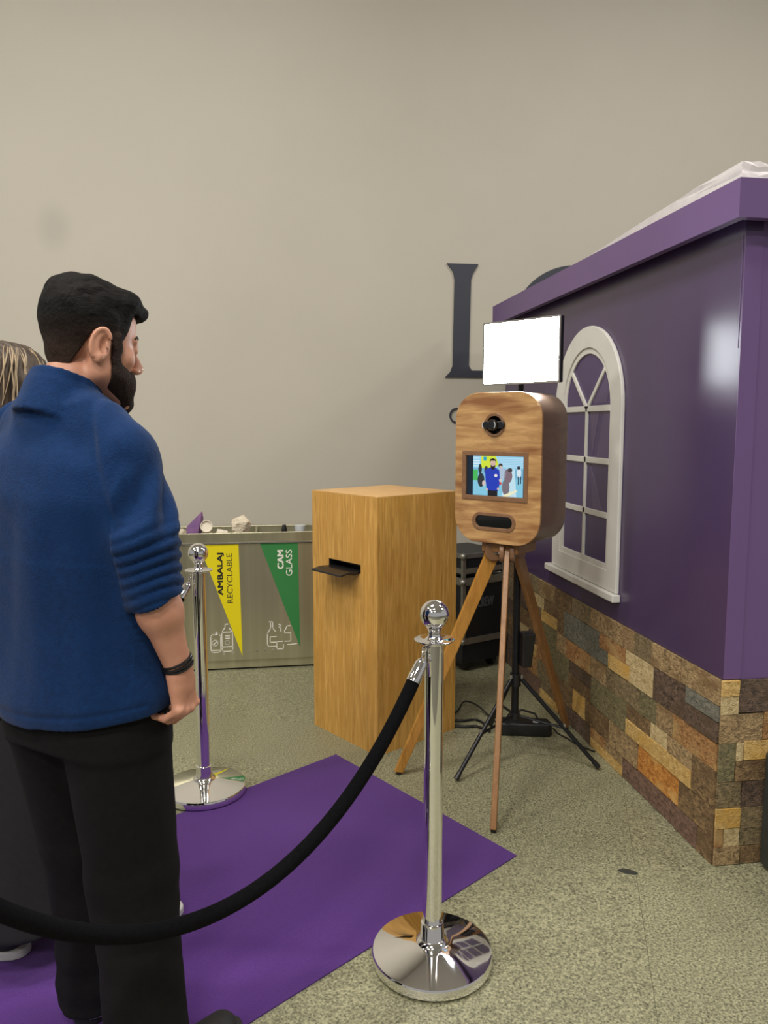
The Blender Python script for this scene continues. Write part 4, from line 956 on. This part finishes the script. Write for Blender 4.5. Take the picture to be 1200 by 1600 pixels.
for A, sx in ((RA, 1), (LA, -1)):
    b.cone((sx*.09, -.02, 1.41), A['s'], .04, .040, .02); b.cone(A['s'], A['e'], .040, .038, .02)
    e, w_ = np.array(A['e']), np.array(A['w'])
    b.cone(e, e*.62+w_*.38, .043, .045, .02); b.cone(e*.62+w_*.38, w_, .044, .0275, .02, squash=((1, .2, 0), .86))
    b.cone((sx*.09, 0, .90), (sx*.098, .02 if sx > 0 else .05, .48), .080, .052, .02); fx2, fy2 = (.152, -.010) if sx > 0 else (-.149, .100); b.cone((sx*.098, .02 if sx > 0 else .05, .48), (fx2, fy2, .07), .052, .036, .02)
    b.cone((fx2, fy2-.005, .05), (fx2+sx*.005, fy2+.12, .04), .034, .026, .02)
hand(b, RA['w'], (.05, .10, -1), (-.97, -.22, 0), (-.22, .97, .1), ((50, 56, 24), (54, 60, 26), (58, 56, 22), (60, 40, 12)), 1.0, .0035)
hand(b, LA['w'], (-.06, .16, -1), (.86, -.48, 0), (.48, .86, .1), ((35, 40, 18), (40, 45, 22), (45, 50, 24), (50, 48, 20)))
V, F = b.mesh(2)
V[:, 2] -= .085*V[:, 0]*np.clip((V[:, 2]-.98)/.30, 0, 1)*np.clip((1.50-V[:, 2])/.06, 0, 1)
man = fmesh('person', V, F, M_['skin'], None)
man.location = MAN_LOC; man.rotation_euler = (0, 0, MAN_ROT)
tag(man, 'dark-haired bearded person in blue fleece and black trousers, turned toward the photo booth', 'person')
# jacket
j = Field(axis((-.36, .36, .0045)), axis((-.23, .21, .0045)), axis((.78, 1.60, .0045)))
j.loft([(.872, 0, -.004, .222, .148), (.90, 0, -.004, .227, .152), (.98, 0, -.008, .214, .144), (1.08, 0, -.012, .206, .140), (1.20, 0, -.018, .212, .142), (1.32, 0, -.026, .214, .134), (1.39, 0, -.030, .192, .114), (1.44, 0, -.032, .130, .090), (1.49, 0, -.034, .088, .078)], .015)
for A, sx in ((RA, 1), (LA, -1)):
    s_, e, w_ = np.array(A['s']), np.array(A['e']), np.array(A['w']); cuff = e*.80+w_*.20
    j.cone((sx*.045, -.034, 1.494), (sx*.160, -.026, 1.428), .050, .054, .03)
    j.cone(s_-np.array((0, 0, .012)), s_*.35+e*.65, .063, .069, .03); j.cone(s_*.35+e*.65, cuff, .068, .057, .02)
    ax = (cuff-s_)/np.linalg.norm(cuff-s_); ax = ax+np.array((sx*.05, .42, 0)); ax /= np.linalg.norm(ax)
    j.put(lambda x, y, z: np.where(sx*x > .15, np.where(z < 1.25, (x-cuff[0])*ax[0]+(y-cuff[1])*ax[1]+(z-cuff[2])*ax[2]-.012, -1), -1), (-.36, -.2, .78), (.36, .2, 1.6), op='max')
    if 1:
        # keep the torso that the cut plane would touch
        j.loft([(.872, 0, -.004, .222, .148), (.90, 0, -.004, .227, .152), (.98, 0, -.008, .214, .144), (1.08, 0, -.012, .206, .140), (1.20, 0, -.018, .212, .142)], .004)
# stand-up collar, higher at the nape
cz = np.array((.002, -.030, 1.515)); tl = -math.radians(21); Rc = rotx(tl)
def collar(r0x, r0y, th, h0, h1):
    def fn(x, y, z):
        px, py, pz = x-cz[0], y-cz[1], z-cz[2]
        qx = px; qy = Rc[1, 1]*py+Rc[2, 1]*pz; qz = Rc[1, 2]*py+Rc[2, 2]*pz
        fl = 1-.10*np.clip((qz-h0)/(h1-h0), 0, 1)
        r = np.sqrt((qx/(r0x*fl))**2+(qy/(r0y*fl))**2); d = np.abs((r-1)*min(r0x, r0y))-th
        return np.maximum(d, np.maximum(h0-qz, qz-h1))*.9
    j.put(fn, cz-.13, cz+.13, .007)
collar(.0735, .077, .0050, -.055, .036); collar(.0765, .080, .0050, -.060, .012)
V, F = j.mesh(2); Nn = vnormals(V, F)
dsp = np.zeros(len(V))
def smooth01(x): x = np.clip(x, 0, 1); return x*x*(3-2*x)
for A, sx in ((RA, 1), (LA, -1)):
    s_, e, w_ = np.array(A['s']), np.array(A['e']), np.array(A['w']); cuff = e*.80+w_*.20
    d = cuff-s_; Ln = np.linalg.norm(d); t = ((V-s_)@d)/Ln**2; rad = np.linalg.norm(V-s_-np.clip(t, 0, 1)[:, None]*d, axis=1)
    onarm = smooth01((sx*V[:, 0]-.188)/.02)*smooth01((.112-rad)/.02)
    ang_ = np.arctan2(V[:, 1]-s_[1], sx*(V[:, 0]-s_[0]-t*d[0]))
    ph = 30*np.clip(t, 0, 2)**1.4+.9*np.sin(ang_*1.0+.6)+.7*np.sin(ang_*2+3*t)+3.2*wob(V*np.array((1, 1, 1.0)), 5, 15, 2)
    amp = .0085*(.75+.5*wob(V, 6, 20, 1))*smooth01((t-.36)/.35)*(1-.35*smooth01((t-.93)/.07))
    dsp += onarm*amp*(np.abs(np.sin(ph))**.75-.60)
    # broad diagonal drapes on the upper sleeve
    dg = (V[:, 2]*.8-V[:, 1]*1.2); dsp += onarm*.009*np.sin(dg*75+1.5*wob(V, 9, 8, 2))*smooth01(1-abs(t-.35)/.35)
    # armhole seam
    pl = (V-np.array((sx*.158, -.02, 1.40)))@np.array((sx*.93, 0, .36)); m = (sx*V[:, 0] > .10)*smooth01((V[:, 2]-1.27)/.05)
    dsp -= m*.0032*np.exp(-(pl/.007)**2); dsp += m*.003*np.exp(-((pl-.016)/.009)**2)
tor = (np.abs(V[:, 0]) < .20)*smooth01((1.36-V[:, 2])/.12)*smooth01((V[:, 2]-.88)/.05)
P2 = V*np.array((1, 1, .22)); dsp += tor*.013*wob(P2, 21, 30, 2)
P3 = V*np.array((.5, .5, 1.3)); dsp += tor*.006*wob(P3+V[:, :1]*np.array((0, 0, .5)), 4, 24, 2)*smooth01((1.0-V[:, 2])/.12)
dsp += .0016*wob(V, 31, 60, 2)
dsp -= .003*np.exp(-((V[:, 2]-.900)/.004)**2)*(np.abs(V[:, 0]) < .22)
# side seam
ss = np.abs(V[:, 1]-.01); dsp -= .003*np.exp(-(ss/.004)**2)*(np.abs(V[:, 0]) > .15)*(V[:, 2] < 1.10)*(np.abs(V[:, 0]) < .215)
V = V+Nn*dsp[:, None]
low = smooth01((1.0-V[:, 2])/.12)*(np.abs(V[:, 0]) < .23); V[:, 2] += low*(.014*V[:, 0]/.22+.016*V[:, 1]/.14)
V[:, 2] -= .085*V[:, 0]*smooth01((V[:, 2]-.98)/.30)*(1-.8*smooth01((V[:, 2]-1.46)/.06))
jk = fmesh('jacket', V, F, M_['fleece_blue'], man); jk['label'] = 'blue fleece with rolled sleeves'
# trousers
t_ = Field(axis((-.25, .26, .006)), axis((-.19, .22, .006)), axis((.03, .98, .006)))
t_.loft([(.80, 0, -.006, .190, .130), (.90, 0, -.006, .190, .130), (.965, 0, -.006, .165, .112)], .02)
for sx, ky in ((1, .020), (-1, .030)):
    hx_, hy_ = (.146, .004) if sx > 0 else (-.148, .108); ky = .012 if sx > 0 else .055
    t_.cone((sx*.088, -.006, .84), (sx*.104, ky, .50), .112, .094, .03); t_.cone((sx*.104, ky, .50), (hx_, hy_, .10), .094, .086, .02)
    t_.put(lambda x, y, z: np.maximum(np.sqrt((x-hx_)**2+(y-hy_)**2)-.085, np.abs(z-.075)-.03), (-.24, -.16, .03), (.24, .16, .12), .01)
V, F = t_.mesh(2); Nn = vnormals(V, F)
lowm = smooth01((.60-V[:, 2])/.3)
dsp = .010*wob(V*np.array((1, 1, .5)), 3, 24, 3)*(.4+.6*lowm)+.007*lowm*wob(V*np.array((.4, .4, 1.2)), 13, 34, 2)
fmesh('trousers', V+Nn*dsp[:, None], F, M_['trouser_black'], man)
sm_ = (M_['shoe_black'], M_['sole_dark'], M_['shoe_black'])
for sh_ in (shoe(1, -.12, (.156, -.018, 0), man, sm_), shoe(-1, .06, (-.150, .090, 0), man, sm_)):
    for sd in (-1, 1): tube('side_stripe', [(sd*.030, -.030, .030), (sd*.043, .0, .022), (sd*.047, .05, .024), (sd*.0475, .10, .034), (sd*.043, .15, .052)], .0055, M_['sole_white'], sh_, 8)
# hair and beard in head coordinates
TS = HT.copy(); TS[:3, :3] = TS[:3, :3]*HS
def headfield(st=.003): return Field(axis((-.11, .11, st)), axis((-.13, .14, st)), axis((-.17, .17, st)))
h = headfield()
h.ell((0, .001, .040), (.0775, .090, .090), .01); h.ell((0, -.012, .088), (.064, .070, .050), .02); h.cone((-.034, .060, .088), (.034, .060, .088), .030, .030, .03)
h.cone((-.026, .098, .078), (.030, .100, .080), 0.0125, .0125, .030); h.cone((0, -.03, -.02), (0, -.024, -.06), .048, .042, .02); h.ell((0, -.03, .06), (.068, .062, .066), .02)
hy = np.array((-.14, -.075, -.05, -.036, -.022, .006, .012, .020, .036, .044, .056, .068, .084, .14)); hz = np.array((-.056, -.054, -.044, -.014, .022, .030, .018, -.034, -.034, .004, .038, .070, .066, .060))
h.put(lambda x, y, z: (np.interp(np.broadcast_to(y, (1, y.shape[1], 1)).ravel(), hy, hz).reshape(1, -1, 1)-z+0*x)*.7, (-.1, -.12, -.16), (.1, .13, .16), op='max')
V, F = h.mesh(2); Nn = vnormals(V, F)
top = smooth01((V[:, 2]-.05)/.05)
dsp = .0035*wob(V*np.array((1.6, .5, 1.2)), 8, 90, 3)*top+.0012*wob(V, 18, 150, 2)
hr = local_obj(fmesh('hair', V+Nn*dsp[:, None], F, M_['hair_man'] if 'hair_man' in M_ else M_['hair_black'], man), TS)
h = headfield(.0028)
for s in (-1, 1):
    h.cone((s*.0545, .006, -.050), (s*.022, .068, -.097), .0215, .0205, .02); h.cone((s*.0590, .026, .014), (s*.0570, .016, -.05), .0200, .0215, .015)
    h.cone((s*.030, .076, -.052), (s*.010, .091, -.052), .010, .0095, .01); h.cone((s*.045, .045, -.055), (s*.030, .070, -.072), .024, .022, .02)
h.cone((0, .075, -.105), (0, .080, -.106), .0250, .0235, .02)
hy2 = np.array((-.14, .012, .030, .045, .060, .078, .090, .12)); hz2 = np.array((-.3, .034, .032, -.012, -.036, -.040, -.043, -.043))
h.put(lambda x, y, z: np.maximum((z-np.interp(y.ravel(), hy2, hz2).reshape(1, -1, 1)+0*x)*.7, (.016-y)*.9+0*x+0*z), (-.1, -.12, -.16), (.1, .13, .16), op='max')
h.ell((0, .100, -.068), (.021, .018, .0095), .004, 'sub')
V, F = h.mesh(1); Nn = vnormals(V, F); local_obj(fmesh('beard', V+Nn*(.0012*wob(V, 3, 220, 2))[:, None], F, M_['beard'], man), TS)
def ball(name, c, r, mat, parent, T, sc=(1, 1, 1)):
    bm = bmesh.new(); bmesh.ops.create_uvsphere(bm, u_segments=16, v_segments=10, radius=r); bm.transform(Matrix.Translation(c) @ Matrix.Diagonal((*sc, 1)))
    return local_obj(bobj(name, bm, mat, parent, True), T)
for s in (-1, 1):
    ey = ball('eye', (s*.032, .0805, .003), .0122, M_['eye_white'], man, TS); ball('iris', (s*.032, .0872, .003), .0064, M_['eye_dark'], ey, np.eye(4))
    bm = bmesh.new(); add_tube(bm, [(s*.012, .0965, .024), (s*.026, .0930, .029), (s*.042, .0835, .028), (s*.052, .074, .023)], [.003, .0042, .0038, .002], 8); local_obj(bobj('eyebrow', bm, M_['hair_black'], man, True), TS)
# bracelets
axd = np.array(RA['w'])-np.array(RA['e']); axd /= np.linalg.norm(axd); wv = np.array(RA['w'])-axd*.020
bx_ = np.cross(axd, (0, 1, 0)); bx_ /= np.linalg.norm(bx_); by_ = np.cross(axd, bx_)
for k in range(3):
    o_ = wv+axd*(.005*k); tl_ = .12*(k-1)
    tube('bracelet', [tuple(o_+bx_*.0292*math.cos(a)+by_*.0308*math.sin(a)+axd*(.003*math.sin(a+tl_*9))) for a in [2*PI*q/28 for q in range(28)]], .0030, M_['bracelet'], man, 8, True)

# ---- the second person, mostly hidden behind the man
WS = .965
wb_ = Field(axis((-.30, .30, .0065)), axis((-.30, .34, .0065)), axis((.01, .72, .012), (.72, 1.0, .006), (1.0, 1.38, .010), (1.38, 1.72, .0055)))
WHT = headT((.0, .02, 1.540), .95, -.05)
wb_.loft([(.82, 0, 0, .140, .10), (1.0, 0, 0, .12, .09), (1.2, 0, -.01, .14, .10), (1.32, 0, -.015, .14, .085), (1.38, 0, -.02, .10, .065)], .02)
wb_.cone((0, -.02, 1.36), (0, -.005, 1.48), .048, .046, .03); head(wb_, WHT, .94)
for sx, fy in ((1, -.17), (-1, .20)):
    wb_.cone((sx*.155, -.015, 1.34), (sx*.20, -.03, 1.10), .042, .036, .02); wb_.cone((sx*.20, -.03, 1.10), (sx*.21, .05, .90), .036, .025, .02)
    wb_.cone((sx*.08, 0, .86), (sx*.08, fy*.55+.04, .47), .075, .05, .02); wb_.cone((sx*.08, fy*.55+.04, .47), (sx*.07, fy-.03, .07), .05, .034, .02); wb_.cone((sx*.07, fy-.03, .05), (sx*.07, fy+.08, .04), .03, .024, .02)
    hand(wb_, (sx*.21, .05, .90), (sx*.03, .18, -1), (-sx*.95, -.25, 0), (-sx*.25, .95, 0), ((25, 30, 15), (30, 35, 18), (34, 38, 20), (38, 40, 20)), .9, .005)
V, F = wb_.mesh(2); wom = fmesh('person', V, F, M_['skin'], None)
wom.location = (-.678, 2.20, CZ); wom.rotation_euler = (0, 0, math.atan2(-.99, -.06))
tag(wom, 'brown-haired person with blond streaks, half hidden behind the bearded man', 'person')
c_ = Field(axis((-.30, .30, .008)), axis((-.27, .27, .008)), axis((.10, 1.46, .008)))
c_.loft([(.12, .01, 0, .215, .22), (.70, 0, 0, .19, .16), (.9, 0, 0, .17, .135), (1.02, 0, -.004, .152, .12), (1.2, 0, -.012, .165, .128), (1.31, 0, -.018, .16, .105), (1.37, 0, -.02, .11, .08), (1.42, 0, -.02, .07, .065)], .02)
for sx in (-1, 1):
    c_.cone((sx*.07, -.018, 1.375), (sx*.15, -.015, 1.34), .04, .055, .03); c_.cone((sx*.155, -.015, 1.34), (sx*.20, -.03, 1.10), .058, .052, .02); c_.cone((sx*.20, -.03, 1.10), (sx*.208, .042, .925), .052, .042, .02)
V, F = c_.mesh(2); Nn = vnormals(V, F); fmesh('coat', V+Nn*(.006*wob(V*np.array((1, 1, .5)), 3, 26, 2))[:, None], F, M_['coat_dark'], wom)
c_ = Field(axis((-.24, .24, .008)), axis((-.32, .32, .008)), axis((.04, .92, .008)))
c_.loft([(.76, 0, 0, .155, .115), (.90, 0, 0, .15, .11)], .02)
for sx, fy in ((1, -.17), (-1, .20)):
    c_.cone((sx*.08, 0, .80), (sx*.08, fy*.55+.04, .47), .115, .085, .03); c_.cone((sx*.08, fy*.55+.04, .47), (sx*.07, fy-.03, .09), .085, .072, .02)
V, F = c_.mesh(2); Nn = vnormals(V, F); fmesh('trousers', V+Nn*(.007*wob(V, 3, 26, 2))[:, None], F, M_['trouser_black'], wom)
sw_ = (M_['shoe_black'], M_['sole_white'], M_['shoe_black'])
shoe(1, 0, (.07, -.17-.055, 0), wom, sw_, length=.26); shoe(-1, 0, (-.056, .20-.030, 0), wom, sw_, length=.26, cap=True)
WT = WHT.copy(); WT[:3, :3] = WT[:3, :3]*.94
h = Field(axis((-.12, .12, .004)), axis((-.16, .13, .004)), axis((-.30, .16, .004)))
h.ell((0, -.014, .045), (.090, .110, .098), .01); h.ell((0, -.07, -.08), (.088, .060, .19), .04); h.cone((-.075, -.01, .02), (-.085, -.03, -.20), .03, .035, .03); h.cone((.075, -.01, .02), (.085, -.03, -.20), .03, .035, .03)
h.put(lambda x, y, z: np.maximum(np.maximum(.055, .0)-z+0*x, -1)*0+np.where(y > .03, .062+(y-.03)*.35-z, -1)+0*x, (-.11, -.15, -.29), (.11, .12, .15), op='max')
V, F = h.mesh(2); Nn = vnormals(V, F); dsp = .004*wob(V*np.array((1.5, 1.5, .25)), 8, 90, 3)
wh = local_obj(fmesh('hair', V+Nn*dsp[:, None], F, M_['hair_brown'], wom), WT)
rs = random.Random(4)
for k in range(30):
    a = rs.uniform(-1.6, 1.0); dx, dy = math.cos(a), math.sin(a); pts = []
    for t in np.linspace(rs.uniform(.30, .50), 1.0, 14):
        th = t*PI*.62; rr_ = 1.012
        p = Vector((dx*.090*math.sin(th)*rr_, -.014+dy*.110*math.sin(th)*rr_-.02*t, .045+.098*math.cos(th)*rr_)) if t < .8 else None
        if p is None: p = pts[-1]+Vector((dx*.002, dy*.001-.003, -.022))
        pts.append(p+Vector((.003*math.sin(9*t+k), .003*math.cos(7*t+k), 0)))
    if pts[-1].y > .06: continue
    bm = bmesh.new(); n_ = len(pts); add_tube(bm, pts, [.0004+.0019*math.sin(PI*(i+.5)/n_) for i in range(n_)], 6); bobj('highlight_strand', bm, M_['hair_blond'], wh, True)
for s in (-1, 1):
    ey = ball('eye', (s*.032, .0835, .003), .0122, M_['eye_white'], wom, WT); ball('iris', (s*.032, .0905, .003), .0062, M_['eye_dark'], ey, np.eye(4))
